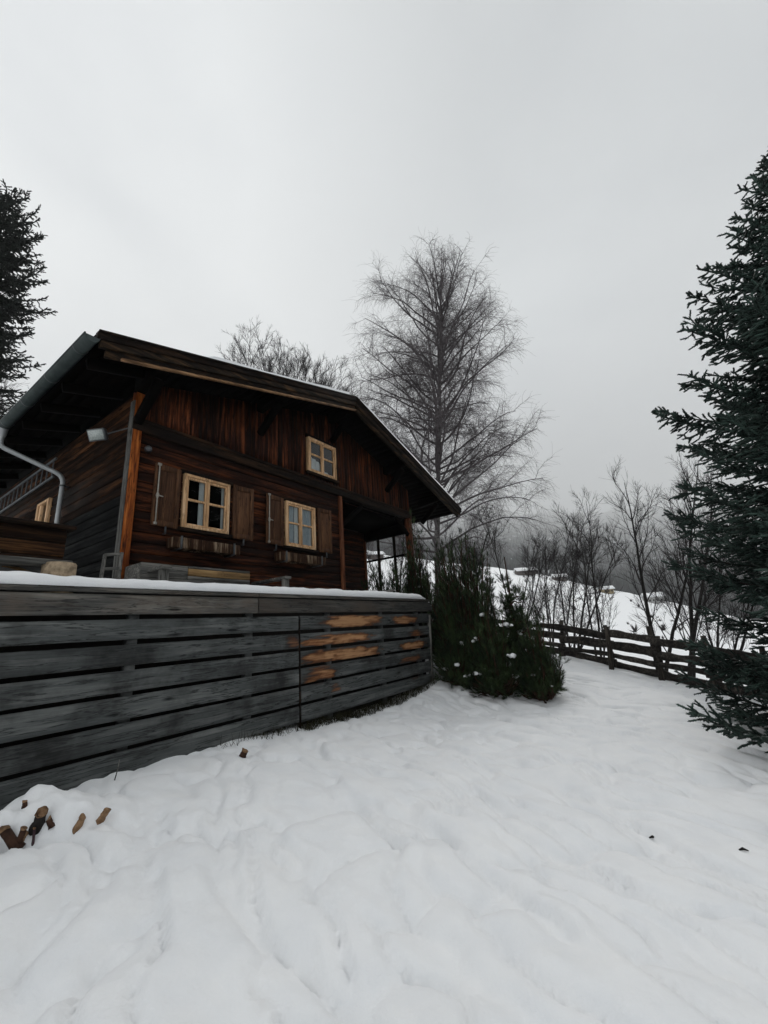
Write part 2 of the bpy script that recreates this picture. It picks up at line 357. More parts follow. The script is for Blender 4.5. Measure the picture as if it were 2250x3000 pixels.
nx, ny = len(gx), len(gy)
i = np.arange(ny - 1)[:, None] * nx + np.arange(nx - 1)[None]
gm = MB(); gm.add(np.c_[X.ravel(), Y.ravel(), Z.ravel()], np.stack([i, i + 1, i + nx + 1, i + nx], -1).reshape(-1, 4), .5)
gm.build('snow_ground', SNOW, smooth=True, kind='structure')

# far wooded hillside, real size, climbing into the cloud
def hill_z(az, r):
    e1 = np.interp(az, AZ, EL); e2 = np.interp(az, [-60, -3, 14, 20, 27, 34, 41, 70], [16, 15.6, 14.4, 13.4, 12.6, 11.6, 11, 10.5])
    k = np.clip(np.log(r / 560) / np.log(12000 / 560), 0, 1)
    e = (e1 - 1.4) + (e2 - e1 + 1.4) * k ** .85 + (1.1 * fbm(az * .10, k * 3.5, 61, 4) + .5 * fbm(az * .5, k * 9, 63, 3)) * np.clip(k * 4, 0, 1)
    return r * np.tan(np.radians(e))
azs = np.linspace(-60, 75, 420); rs = 560 * (12000 / 560) ** np.linspace(0, 1, 110)
AA, RR = np.meshgrid(azs, rs); HZ = hill_z(AA, RR) + EYE + fbm(AA * 3, np.log(RR) * 30, 67, 3) * RR * .004
n1 = len(azs); i = np.arange(len(rs) - 1)[:, None] * n1 + np.arange(n1 - 1)[None]
hm = MB(); hm.add(np.c_[(RR * np.sin(np.radians(AA))).ravel(), (RR * np.cos(np.radians(AA))).ravel(), HZ.ravel()], np.stack([i, i + 1, i + n1 + 1, i + n1], -1).reshape(-1, 4), .5)
FORE = plain('wooded hillside', (.006, .0095, .0095), (.02, .026, .026), .012, .95, .05, 0, 0, 0)
_nt = FORE.node_tree; _b = [n for n in _nt.nodes if n.type == 'BSDF_PRINCIPLED'][0]; _c = _b.inputs['Base Color'].links[0].from_socket
_p = noise4(_nt, coords(_nt, (.004, .004, .009)), 1.0, 5, .6); _nt.links.new(mix(_nt, ramp(_nt, _p, [(.56, (0, 0, 0)), (.62, (.55, .55, .55))]), _c, (.7, .72, .74)), _b.inputs['Base Color'])   # clearings under snow
hm.build('forest_hill', FORE, smooth=True, kind='structure')
nT = 9000
ta = rng.uniform(-8, 46, nT); tr = 580 * (3000 / 580) ** (rng.random(nT) ** 1.25)
keep = fbm(ta * .35, np.log(tr) * 7, 71, 3) > -.35; ta = ta[keep]; tr = tr[keep]; nT = len(ta)
tz = hill_z(ta, tr) + EYE - 2; th = rng.uniform(13, 26, nT); tw = th * rng.uniform(.14, .2, nT)
bx = tr * np.sin(np.radians(ta)); by = tr * np.cos(np.radians(ta)); ang = np.arange(5) * 2 * np.pi / 5
ring = np.stack([bx[:, None] + tw[:, None] * np.cos(ang), by[:, None] + tw[:, None] * np.sin(ang), np.repeat(tz[:, None], 5, 1)], -1)
V = np.concatenate([ring, np.stack([bx, by, tz + th], -1)[:, None]], 1).reshape(-1, 3)
b0 = np.arange(nT)[:, None] * 6; F = np.stack([b0 + np.arange(5), b0 + (np.arange(5) + 1) % 5, np.repeat(b0 + 5, 5, 1)], -1).reshape(-1, 3)
fm = MB(); fm.add(V, F, np.repeat(rng.random(nT), 5)); FORT = plain('far conifers', (.004, .0068, .0065), (.010, .0145, .014), .02, .95, .05, 0, 1.2, 0)
fm.build('far_forest', FORT, kind='stuff')

# ------------------------------------------------------------------ house
def hl(x, y, v):   # pixel on a plane parallel to the gable, v metres inside it -> local (u, v, z above origin)
    q = hit(x, y, H0 + hy * v, hy); return np.array([(q - H0) @ hx, v, q[2] - EYE])
def hs(x, y, u):   # pixel on a plane parallel to the long side
    q = hit(x, y, H0 + hx * u, hx); return np.array([u, (q - H0) @ hy, q[2] - EYE])
HR = math.pi / 2 - HY
house = thing('wooden_chalet', 'dark brown wooden chalet with shallow gable roof and pale window frames above the terrace', 'cabin', (H0[0], H0[1], EYE), HR)
UE, UA, URE = -.97, 4.95, 10.7          # left eave, apex, right eave
ZE, ZA, ZRE = 4.44, 6.03, 4.10          # roof top heights
F0, VB = -.9, 9.6
sl, sr = (ZA - ZE) / (UA - UE), (ZA - ZRE) / (URE - UA)
def rz(u): return ZA - (sl * (UA - u) if u < UA else sr * (u - UA))

def rows_boards(mb, u0, u1, zs, openings, v0, thick, jit=.012, axis='X'):
    for a, b in zip(zs[:-1], zs[1:]):
        segs = [(u0, u1)]
        for (p, q, c, d) in openings:
            if b > c + 1e-4 and a < d - 1e-4:
                ns = []
                for s0, s1 in segs:
                    if q <= s0 or p >= s1: ns.append((s0, s1)); continue
                    if p > s0: ns.append((s0, p))
                    if q < s1: ns.append((q, s1))
                segs = ns
        j = rng.uniform(0, jit); tn = rng.random()
        for s0, s1 in segs:
            g = .004; h = b - a; y0 = v0 - j; c = min(.012, h * .1)
            # chamfered log profile
            prof = [(0, a + g), (0 + 0, b - g)]
            P = [(y0 + c, a + g), (y0, a + g + c), (y0 - .003, (a + b) / 2), (y0, b - g - c), (y0 + c, b - g), (v0 + thick, b - g), (v0 + thick, a + g)]
            n = len(P)
            if axis == 'X': vv = [(s0, y, z) for y, z in P] + [(s1, y, z) for y, z in P]
            else: vv = [(y, s0, z) for y, z in P] + [(y, s1, z) for y, z in P]
            f = np.array([[k, (k + 1) % n, n + (k + 1) % n, n + k] for k in range(n)])
            mb.add(vv, [f, np.array([list(range(n))[::-1]]), np.array([[n + k for k in range(n)]])], tn)
WL = (.93, 1.87, 2.02, 3.03); WR = (3.31, 4.23, 1.99, 3.03); WU = (4.05, 5.06, 3.95, 4.88)
def split_rows(z0, z1, h, cuts):
    zs = [z0]
    pts = sorted([c for c in cuts if z0 < c < z1] + [z1])
    for p in pts:
        n = max(1, round((p - zs[-1]) / h)); a = zs[-1]
        zs += [a + (p - a) * (k + 1) / n for k in range(n)]
    return zs
mb = MB(); rows_boards(mb, .14, 5.14, split_rows(.1, 3.56, .172, (2.02, 3.03)), [(WL[0], WL[1], 2.02, 3.03), (WR[0], WR[1], 2.02, 3.03)], 0, .12)
mb.build('log_wall', LOGS, house)
# vertical gable boards with cover strips
mb = MB(); u = .0
while u < 8.68:
    w = rng.uniform(.10, .15); w = min(w, 8.7 - u); j = rng.uniform(0, .012); tn = rng.random()
    if u + w > 8.7: w = 8.7 - u
    lo = 3.79; 
    spans = [(lo, None)]
    if u + w > WU[0] and u < WU[1]: spans = [(lo, WU[2]), (WU[3], None)]
    for a, b in spans:
        t0 = (rz(u) if b is None else b + .22) - .22; t1 = (rz(u + w) if b is None else b + .22) - .22
        g = .003
        mb.hexa([(u + g, -j, a), (u + w - g, -j, a), (u + w - g, .06, a), (u + g, .06, a), (u + g, -j, t0), (u + w - g, -j, t1), (u + w - g, .06, t1), (u + g, .06, t0)], tn)
    u += w
mb.build('gable_wall', BOARDS, house)
mb = MB(); mb.box(-.02, 8.72, -.075, .14, 3.565, 3.72, .4); mb.box(-.02, 8.72, -.10, .1, 3.722, 3.785, .7)
mb.build('storey_beam', DARKW, house, bevel=.008)
# corner boards
mb = MB(); mb.box(-.005, .138, -.055, .08, .1, 4.3, .6); mb.build('corner_post', ORANGE, house, bevel=.008, label='orange larch corner post')
mb = MB(); mb.box(-.035, -.008, -.05, .07, .1, 4.1, .2); mb.build('corner_board', GREYZ, house, bevel=.005)
mb = MB(); mb.box(5.14, 5.26, -.06, .07, .1, 3.56, .5); mb.build('porch_post', PORCHP, house, bevel=.01)
mb = MB(); mb.box(8.52, 8.7, -.06, .12, .1, 3.56, .3); mb.build('porch_post', PORCHP, house, bevel=.01)
# long left side: brown upper logs, grey lower logs
mb = MB(); rows_boards(mb, .10, VB - .3, split_rows(2.45, 4.25, .165, (2.6, 3.16)), [(3.3, 3.98, 2.6, 3.16)], 0, .12, axis='Y'); mb.build('side_log_wall', LOGS_Y, house)
mb = MB(); rows_boards(mb, .10, VB - .3, split_rows(.1, 2.45, .165, ()), [], 0, .12, axis='Y'); mb.build('side_log_wall', GREY_Y, house, label='grey weathered lower logs of the side wall')
# loggia: recessed wall, ceiling, right side
mb = MB(); rows_boards(mb, 5.2, 8.5, split_rows(.1, 3.4, .17, ()), [], 1.8, .12); mb.build('porch_wall', LOGS, house)
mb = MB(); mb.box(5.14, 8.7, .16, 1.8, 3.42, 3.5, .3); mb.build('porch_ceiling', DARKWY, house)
mb = MB()
mb.beam((5.2, .0, 2.75), (6.2, .04, 3.5), .08, .12, tone=.6); mb.build('porch_brace', SOFF, house, bevel=.006)
mb = MB(); mb.beam((8.5, .0, 3.0), (7.9, .04, 3.5), .08, .12, tone=.6); mb.build('porch_brace', SOFF, house, bevel=.006)
mb = MB(); mb.box(5.12, 5.2, .14, 1.8, .1, 3.42, .4); mb.build('porch_side_wall', LOGS_Y, house)
mb = MB(); mb.box(8.5, 8.7, .13, VB - .3, 3.1, 3.42, .4); mb.build('plate_beam', DARKWY, house)
mb = MB(); mb.box(8.44, 8.52, 1.74, 1.83, .1, 3.1, .9); mb.build('porch_corner_board', PORCHP, house, bevel=.006)
for v in (.64, 1.29):
    mb = MB(); mb.box(8.57, 8.64, v - .035, v + .035, .1, 3.1, .3); mb.build('gallery_post', DARKW, house)
mb = MB(); mb.box(8.58, 8.63, .1, 1.8, 2.38, 2.44, .3); mb.build('gallery_rail', DARKWY, house)
mb = MB(); mb.box(.12, 8.5, VB - .3, VB - .2, .1, 4.0, .3); mb.box(8.5, 8.6, 1.95, VB - .3, .1, 3.1, .3); mb.box(.1, 8.5, .2, VB - .3, 3.50, 3.54, .3); mb.build('rear_wall', LOGS, house)
# shutter of the porch wall
mb = MB(); mb.box(5.95, 6.4, 1.72, 1.77, 1.1, 2.6, .3); mb.box(6.0, 6.35, 1.7, 1.72, 1.18, 2.52, .5); mb.build('porch_shutter', SHUT, house, bevel=.004)

# roof
def slope_slab(mb, ua, za, ub, zb, v0, v1, t0, t1, tone=.5, nv=1):
    # between vertical offsets t0 (lower) and t1 (upper) under/over the roof line
    mb.hexa([(ua, v0, za + t0), (ub, v0, zb + t0), (ub, v1, zb + t0), (ua, v1, za + t0), (ua, v0, za + t1), (ub, v0, zb + t1), (ub, v1, zb + t1), (ua, v1, za + t1)], tone)
mb = MB()
slope_slab(mb, UE, ZE, UA, ZA, F0 + .05, VB, -.10, -.02, .5); slope_slab(mb, UA, ZA, URE, ZRE, F0 + .05, VB, -.10, -.02, .5)
roof = mb.build('roof', DARKWY, house)
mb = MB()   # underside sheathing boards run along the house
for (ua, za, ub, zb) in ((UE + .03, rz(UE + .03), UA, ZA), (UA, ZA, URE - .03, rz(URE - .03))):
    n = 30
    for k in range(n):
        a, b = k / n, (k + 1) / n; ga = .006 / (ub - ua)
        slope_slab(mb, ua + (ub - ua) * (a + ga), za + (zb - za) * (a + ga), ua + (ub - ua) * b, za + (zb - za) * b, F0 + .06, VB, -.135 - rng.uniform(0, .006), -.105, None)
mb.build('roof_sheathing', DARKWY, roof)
mb = MB()
for (ua, ub) in ((UE, UA), (UA, URE)):
    za, zb = rz(ua + 1e-6), rz(ub - 1e-6)
    slope_slab(mb, ua, za, ub, zb, F0 - .055, F0 + .045, -.13, .0, .35)
    slope_slab(mb, ua + .0, za, ub, zb, F0 - .075, F0 - .058, -.035, .012, .2)
mb.build('bargeboard', DARKW, roof, bevel=.006)
mb = MB()
for (ua, ub) in ((UE + .05, UA), (UA, URE - .05)):
    za, zb = rz(ua + 1e-6), rz(ub - 1e-6)
    slope_slab(mb, ua, za, ub, zb, F0 - .03, F0 + .05, -.24, -.133, .6)
    slope_slab(mb, ua + .1, rz(ua + .1), ub - (.1 if ub > UA else 0), rz(ub - .1) if ub > UA else zb, F0 + .02, F0 + .09, -.36, -.243, .35)
mb.build('bargeboard', FASC, roof, bevel=.006, label='weathered lower verge boards')
mb = MB(); mb.beam((UE + .35, F0 + .0, rz(UE + .35) - .37), (UA, F0 + .0, ZA - .37), .05, .035, tone=.9); mb.build('verge_trim', wood('sun bleached strip', (.07, .035, .015), (.16, .085, .04), (.3, .17, .085), 'X'), roof)
# left slope snow, a thin crust that shows on the verge
def roof_snow(ua, ub, name):
    m2 = MB(); us = np.linspace(ua, ub, 40); vs = np.linspace(F0 - .07, VB, 24)
    U, Vv = np.meshgrid(us, vs); th = .055 + .03 * fbm(U * 1.3, Vv * .8, 81, 3) + .02
    th = th * np.minimum(1, (us - ua) / .25 + .15)[None]
    base = np.array([rz(q) for q in us])[None] - .018; top = base + np.clip(th, .03, .12)
    n = len(us); Vx = np.concatenate([np.c_[U.ravel(), Vv.ravel(), top.ravel()], np.c_[us, np.full(n, vs[0]), base[0]]])
    i = np.arange(len(vs) - 1)[:, None] * n + np.arange(n - 1)[None]
    k = np.arange(n - 1); o = len(vs) * n
    m2.add(Vx, [np.stack([i, i + 1, i + n + 1, i + n], -1).reshape(-1, 4), np.stack([o + k, o + k + 1, k + 1, k], -1)], .5)
    m2.build(name, SNOW, roof, smooth=True)
roof_snow(UE + 1.6, UA - .3, 'roof_snow'); roof_snow(UA + .1, URE - .6, 'roof_snow')
# rafters on the eaves
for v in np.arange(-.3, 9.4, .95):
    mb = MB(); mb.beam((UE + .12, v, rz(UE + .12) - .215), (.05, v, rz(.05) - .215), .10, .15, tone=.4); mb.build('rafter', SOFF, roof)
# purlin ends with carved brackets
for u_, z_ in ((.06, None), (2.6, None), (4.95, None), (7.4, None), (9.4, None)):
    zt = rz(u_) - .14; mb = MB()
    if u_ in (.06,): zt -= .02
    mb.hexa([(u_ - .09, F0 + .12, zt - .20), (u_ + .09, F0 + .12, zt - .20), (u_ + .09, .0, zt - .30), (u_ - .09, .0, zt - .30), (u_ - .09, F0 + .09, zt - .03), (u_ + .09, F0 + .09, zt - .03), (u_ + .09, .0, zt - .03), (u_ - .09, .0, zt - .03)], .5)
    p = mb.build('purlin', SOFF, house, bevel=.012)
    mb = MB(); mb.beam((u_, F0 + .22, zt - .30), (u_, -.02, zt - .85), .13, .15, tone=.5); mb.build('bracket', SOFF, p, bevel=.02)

# gutter and downpipe
mb = MB(); k = 10; a = np.linspace(np.pi, 2 * np.pi, k); gr = .095; gu, gzr = UE - .065, ZE - .135
va = np.array([F0 - .06, VB]); ring = lambda v, r: np.stack([gu + r * np.cos(a), np.full(k, v), gzr + r * np.sin(a)], -1)
Vx = np.concatenate([ring(va[0], gr), ring(va[1], gr), ring(va[0], gr - .006), ring(va[1], gr - .006)])
j = np.arange(k - 1)
mb.add(Vx, [np.stack([j, j + 1, k + j + 1, k + j], -1), np.stack([2 * k + j + 1, 2 * k + j, 3 * k + j, 3 * k + j + 1], -1), np.stack([j + 1, j, 2 * k + j, 2 * k + j + 1], -1)], .5)
ap = ring(F0 - .05, gr - .003); mb.add(ap, np.array([list(range(k))]), .8)
for v in np.arange(F0 + .35, 9, 1.1):      # seams
    for q in (0,):
        r1 = np.concatenate([ring(v - .012, gr + .006), ring(v + .012, gr + .006)]); mb.add(r1, np.stack([j, j + 1, k + j + 1, k + j], -1), .1)
mb.tubes(np.array([[gu + gr, F0 - .06, gzr], [gu + gr, VB, gzr]]), np.array([.01, .01]), 6, .4)
mb.tubes(np.array([[gu - gr, F0 - .06, gzr], [gu - gr, VB, gzr]]), np.array([.013, .013]), 6, .4)
gut = mb.build('gutter', GUTM, house, smooth=True)
pp = lambda p: np.array(p, float)
o1 = pp((gu, 2.95, gzr - .09)); 
def bez(pts, n=8):
    out = []
    pts = [pp(q) for q in pts]
    out.append(pts[0])
    for a_, b_, c_ in zip(pts[:-2], pts[1:-1], pts[2:]):
        r_ = min(.16, np.linalg.norm(b_ - a_) * .45, np.linalg.norm(c_ - b_) * .45)
        s_ = b_ + (a_ - b_) / np.linalg.norm(a_ - b_) * r_; e_ = b_ + (c_ - b_) / np.linalg.norm(c_ - b_) * r_
        for t in np.linspace(0, 1, n): out.append(s_ * (1 - t) ** 2 + b_ * 2 * t * (1 - t) + e_ * t * t)
    out.append(pts[-1]); return np.array(out)
mb = MB(); mb.tubes(np.array([o1 + (0, 0, .02), o1 + (0, 0, -.10), o1 + (0, 0, -.16)]), np.array([.075, .062, .042]), 12, .5)
mb.build('funnel', PIPEM, gut, smooth=True)
mb = MB(); P = bez([o1 + (0, 0, -.12), o1 + (0, 0, -.34), (-.12, 2.46, 3.38), (-.12, 2.46, .1)]); mb.tubes(P, np.full(len(P), .042), 12, .5)
pipe = mb.build('downpipe', PIPEM, house, smooth=True)
mb = MB(); mb.tubes(np.array([[-.12, 2.46, 3.16], [-.12, 2.46, 3.19]]), np.array([.053, .053]), 12, .2, True); mb.box(-.1, 0, 2.45, 2.47, 3.16, 3.19, .2); mb.build('pipe_clamp', METAL, pipe)

# windows
def window(w, v, mat_c, curt, deep=.5):
    u0, u1, z0, z1 = w
    e = bpy.data.objects.new('window', None); COL.objects.link(e); e.parent = house
    c = .05; m_ = (u0 + u1) / 2
    mb = MB(); y0, y1 = v - .075, v + .05
    mb.box(u0, u0 + c, y0, y1, z0, z1, .5); mb.box(u1 - c, u1, y0, y1, z0, z1, .45); mb.box(u0 + c, u1 - c, y0, y1, z1 - c, z1, .55); mb.box(u0 + c, u1 - c, y0 - .01, y1, z0, z0 + c, .4)
    mb.build('frame', FRAMEW, e, bevel=.005)
    mb = MB(); s_ = .042; y0, y1 = v - .055, v - .01
    zc = z0 + (z1 - z0) * .53
    for a, b in ((u0 + c + .003, m_ - .004), (m_ + .004, u1 - c - .003)):
        mb.box(a, a + s_, y0, y1, z0 + c + .003, z1 - c - .003, .6); mb.box(b - s_, b, y0, y1, z0 + c + .003, z1 - c - .003, .5)
        mb.box(a + s_, b - s_, y0, y1, z0 + c + .003, z0 + c + s_, .5); mb.box(a + s_, b - s_, y0, y1, z1 - c - s_, z1 - c - .003, .6); mb.box(a + s_, b - s_, y0 + .004, y1, zc - .02, zc + .02, .7)
    mb.build('sash', FRAMEW, e, bevel=.004)
    mb = MB(); mb.add([(u0 + c, v - .026, z0 + c), (u1 - c, v - .026, z0 + c), (u1 - c, v - .026, z1 - c), (u0 + c, v - .026, z1 - c)], np.array([[0, 1, 2, 3]]), .5); mb.build('pane', GLASS, e)
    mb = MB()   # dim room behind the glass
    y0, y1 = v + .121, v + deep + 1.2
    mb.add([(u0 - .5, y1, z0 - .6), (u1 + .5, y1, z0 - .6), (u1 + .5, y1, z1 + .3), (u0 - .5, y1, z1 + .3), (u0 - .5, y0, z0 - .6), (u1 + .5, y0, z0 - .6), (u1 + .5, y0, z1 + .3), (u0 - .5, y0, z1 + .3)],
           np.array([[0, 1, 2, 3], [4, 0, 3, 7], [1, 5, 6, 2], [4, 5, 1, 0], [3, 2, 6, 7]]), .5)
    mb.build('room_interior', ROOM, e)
    mb = MB(); mb.box(u0 - .07, u1 + .07, -.062, -.02, z1 + .002, z1 + .07, .4); mb.build('lintel', DARKW, e, bevel=.006)
    mb = MB(); mb.box(u0 - .07, u1 + .07, -.10, -.02, z0 - .075, z0 - .002, .6); mb.build('sill', DARKW, e, bevel=.006)
    for (a, b, c0, c1, mt) in curt:
        mb = MB(); n = 26; t = np.linspace(0, 1, n); uu = u0 + (u1 - u0) * (a + (b - a) * t); vv = v + .02 + .014 * np.sin(t * (b - a) * 48)
        if isinstance(c1, tuple): top = z0 + (z1 - z0) * (c1[0] + (c1[1] - c1[0]) * t ** 2)
        else: top = np.full(n, z0 + (z1 - z0) * c1)
        bot = np.full(n, z0 + (z1 - z0) * c0)
        k = np.arange(n - 1); mb.add(np.concatenate([np.c_[uu, vv, bot], np.c_[uu, vv, top]]), np.stack([k, k + 1, n + k + 1, n + k], -1), .5)
        mb.build('curtain', mt, e, smooth=True)
    return e
window(WL, 0, None, [(.36, .47, .0, 1, CURT), (.86, .97, .0, 1, CURT)])
window(WR, 0, None, [(.02, .18, 0, 1, CURT), (.18, .34, 0, 1, CURTB), (.34, .49, 0, 1, CURT), (.53, .62, 0, 1, CURTB), (.62, .85, 0, 1, CURTB), (.85, .99, 0, 1, CURT)])
window(WU, 0, None, [(.06, .5, .02, (.47, .36), CURT), (.5, .95, .0, (.2, .10), CURT)])
# side window seen end-on beside the downpipe
e = bpy.data.objects.new('window', None); COL.objects.link(e); e.parent = house
mb = MB(); v0, v1, z0, z1 = 3.3, 3.98, 2.6, 3.16
mb.box(-.07, .05, v0, v0 + .09, z0, z1, .5); mb.box(-.07, .05, v1 - .09, v1, z0, z1, .4); mb.box(-.07, .05, v0 + .09, v1 - .09, z1 - .05, z1, .5); mb.box(-.05, .03, v1 - .2, v1 - .12, z0, z1 - .05, .6)
mb.build('frame', FRAMEW, e, bevel=.004)
mb = MB(); mb.add([(0, v1 - .09, z0), (0, v0 + .09, z0), (0, v0 + .09, z1 - .05), (0, v1 - .09, z1 - .05)], np.array([[0, 1, 2, 3]]), .5); mb.build('pane', GLASS, e)
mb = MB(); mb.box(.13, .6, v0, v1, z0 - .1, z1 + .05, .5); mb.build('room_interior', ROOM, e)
# shutters
def shutter(u0, u1, z0, z1, hinge, ang, rod):
    e = bpy.data.objects.new('shutter', None); COL.objects.link(e); e.parent = house
    w = u1 - u0; hu = u1 if hinge > 0 else u0; e.location = (hu, -.03, 0); e.rotation_euler = (0, 0, ang)
    a = -w if hinge > 0 else 0; b = a + w
    mb = MB(); f_ = .085
    mb.box(a, a + f_, -.045, -.005, z0, z1, .45); mb.box(b - f_, b, -.045, -.005, z0, z1, .55); mb.box(a + f_, b - f_, -.045, -.005, z0, z0 + .1, .4); mb.box(a + f_, b - f_, -.045, -.005, z1 - .1, z1, .5)
    mb.build('shutter_frame', SHUT, e, bevel=.006)
    mb = MB(); mb.box(a + f_, b - f_, -.028, -.008, z0 + .1, z1 - .1, .7); mb.build('shutter_panel', SHUT, e, bevel=.004)
    mb = MB(); mb.box((a + b) / 2 - .012, (a + b) / 2 + .012, -.075, -.055, z0 - .13, z0 - .0, .5); mb.box((a + b) / 2 - .012, (a + b) / 2 + .012, -.06, .0, z0 - .13, z0 - .11, .5); mb.build('catch', METAL, e)
    if rod:
        ru = a + .055; mb = MB(); mb.tubes(np.array([[ru, -.062, z0 + .02], [ru, -.062, z1 - .01]]), np.array([.011, .011]), 8, .5, True)
        zm = z0 + (z1 - z0) * .47; mb.tubes(np.array([[ru, -.06, zm - .045], [ru, -.065, zm], [ru, -.06, zm + .045]]), np.array([.016, .03, .016]), 8, .3)
        mb.tubes(np.array([[ru, -.07, zm], [ru + .085, -.085, zm - .012]]), np.array([.012, .009]), 6, .6, True)
        mb.box(ru - .025, ru + .025, -.07, -.046, z0 + .01, z0 + .05, .5); mb.box(ru - .03, ru + .03, -.07, -.046, z1 - .04, z1, .5)
        mb.build('bolt_rod', RODM, e)
shutter(.39, .86, 1.97, 3.06, 1, R(4), True); shutter(1.95, 2.42, 1.97, 3.06, -1, R(-3), False)
shutter(2.74, 3.24, 1.97, 3.06, 1, R(4), True); shutter(4.32, 4.77, 1.97, 3.06, -1, R(-3), False)
# small round junction dome on the facade, gives no light
mb = MB(); mb.tubes(np.array([[.115, -.06, 3.27], [.115, -.10, 3.27], [.115, -.13, 3.265]]) + np.array([.14, 0, 0]), np.array([.06, .055, .03]), 12, .5, True)
mb.build('junction_dome', METAL, house, smooth=True)

# things fixed on or hung from the house
def at_house(p): return H0 + hx * p[0] + hy * p[1] + np.array([0, 0, EYE + p[2]])
for nm, (a, b, zb, n), lab in (('flower_box', (.68, 1.97, 1.60, 0), 'longer dark streaked flower box under the left ground floor window'), ('flower_box', (2.97, 4.30, 1.61, 0), 'weathered flower box under the right ground floor window')):
    p = at_house((a, 0, zb)); t = thing(nm, lab, 'flower box', p, HR, 'flower boxes under the windows'); w = b - a
    mb = MB(); mb.box(0, w, -.30, -.275, 0, .18, .5); mb.box(0, .025, -.274, -.08, 0, .175, .8); mb.box(w - .025, w, -.274, -.08, 0, .175, .6); mb.box(.026, w - .026, -.1, -.08, 0, .17, .4); mb.box(.026, w - .026, -.274, -.101, .005, .025, .4)
    mb.build('box', FBOX, t, bevel=.004)
    mb = MB(); mb.box(.028, w - .028, -.272, -.103, .03, .13, .3); mb.build('soil', SOIL_VOID, t)
    for q in (.12, w - .15):
        mb = MB(); mb.box(q, q + .03, -.31, -.0, -.02, -.002, .4); mb.box(q, q + .03, -.32, -.302, -.02, .2, .4); mb.build('bracket', METAL, t)
# ladder on the long side under the eaves
lad = thing('ladder', 'long grey ladder hung sideways on the chalet side wall under the eaves', 'ladder', at_house((-.12, 3.05, 3.54)), HR)
for z in (0, .40):
    mb = MB(); mb.box(-.02, .02, 0, 4.6, z - .022, z + .022, .5); mb.build('side_rail', LADM, lad, bevel=.006)
for k in range(15):
    mb = MB(); v = .12 + k * .31; mb.tubes(np.array([[0, v, .02], [0, v, .38]]), np.array([.013, .013]), 8, .5); mb.build('rung', LADM, lad)
# floodlight
q = hs(284, 1274, -.42); fl = thing('floodlight', 'grey rectangular floodlight under the left eave near the chalet corner', 'floodlight', at_house(q), HR - R(90) + R(22))
fl.rotation_euler = (R(28), 0, HR - R(90) + R(30)); fl.scale = (1, 1, 1)
mb = MB(); mb.hexa([(-.15, -.02, -.10), (.15, -.02, -.10), (.12, .09, -.08), (-.12, .09, -.08), (-.15, -.02, .10), (.15, -.02, .10), (.12, .09, .08), (-.12, .09, .08)], .5); mb.build('housing', METAL, fl, bevel=.008)
mb = MB(); mb.box(-.125, .125, -.026, -.021, -.08, .08, .5); mb.build('lamp_glass', LENS, fl)
mb = MB(); mb.tubes(np.array([[.16, .02, .0], [.24, .08, .02], [.40, .22, .06]]), np.array([.012, .012, .012]), 6, .5); mb.build('bracket', METAL, fl)

# ------------------------------------------------------------------ terrace wall (board parapet)
WRZ = math.pi / 2 - WY
wall = thing('terrace_wall', 'long wall of weathered blue grey horizontal boards holding the snowy terrace', 'wall', (W0[0], W0[1], EYE), WRZ)
def shift(t, z): return t / 7.8 * (.04 + .035 * (z + 1.15) / 1.72)
def wl(x, y):
    q = hit(x, y, W0, wy); return np.array([(q - W0) @ wx, q[2] - EYE])
WEAR = []
for (x0, x1, y0, y1, s_) in ((948, 1100, 1801, 1842, 1.5), (1040, 1118, 1803, 1826, 1.1), (1150, 1222, 1801, 1828, 1.1), (880, 1000, 1868, 1892, 1.0), (930, 1092, 1856, 1884, 1.25), (1195, 1246, 1848, 1868, .8), (880, 1000, 1908, 1946, 1.1), (930, 1115, 1896, 1935, 1.5),
                             (1170, 1250, 1880, 1902, 1.3), (885, 985, 1955, 2002, .9), (930, 985, 1960, 1992, 1.2), (1165, 1238, 1920, 1946, .7), (968, 1000, 2003, 2026, .7), (835, 874, 1862, 1900, .6), (1200, 1230, 1975, 1990, .45)):
    a = wl(x0, (y0 + y1) / 2); b = wl(x1, (y0 + y1) / 2); c = wl((x0 + x1) / 2, y0); d = wl((x0 + x1) / 2, y1)
    WEAR.append(((a[0] + b[0]) / 2, (c[1] + d[1]) / 2, (b[0] - a[0]) / 2, (c[1] - d[1]) / 2 + .012, s_))
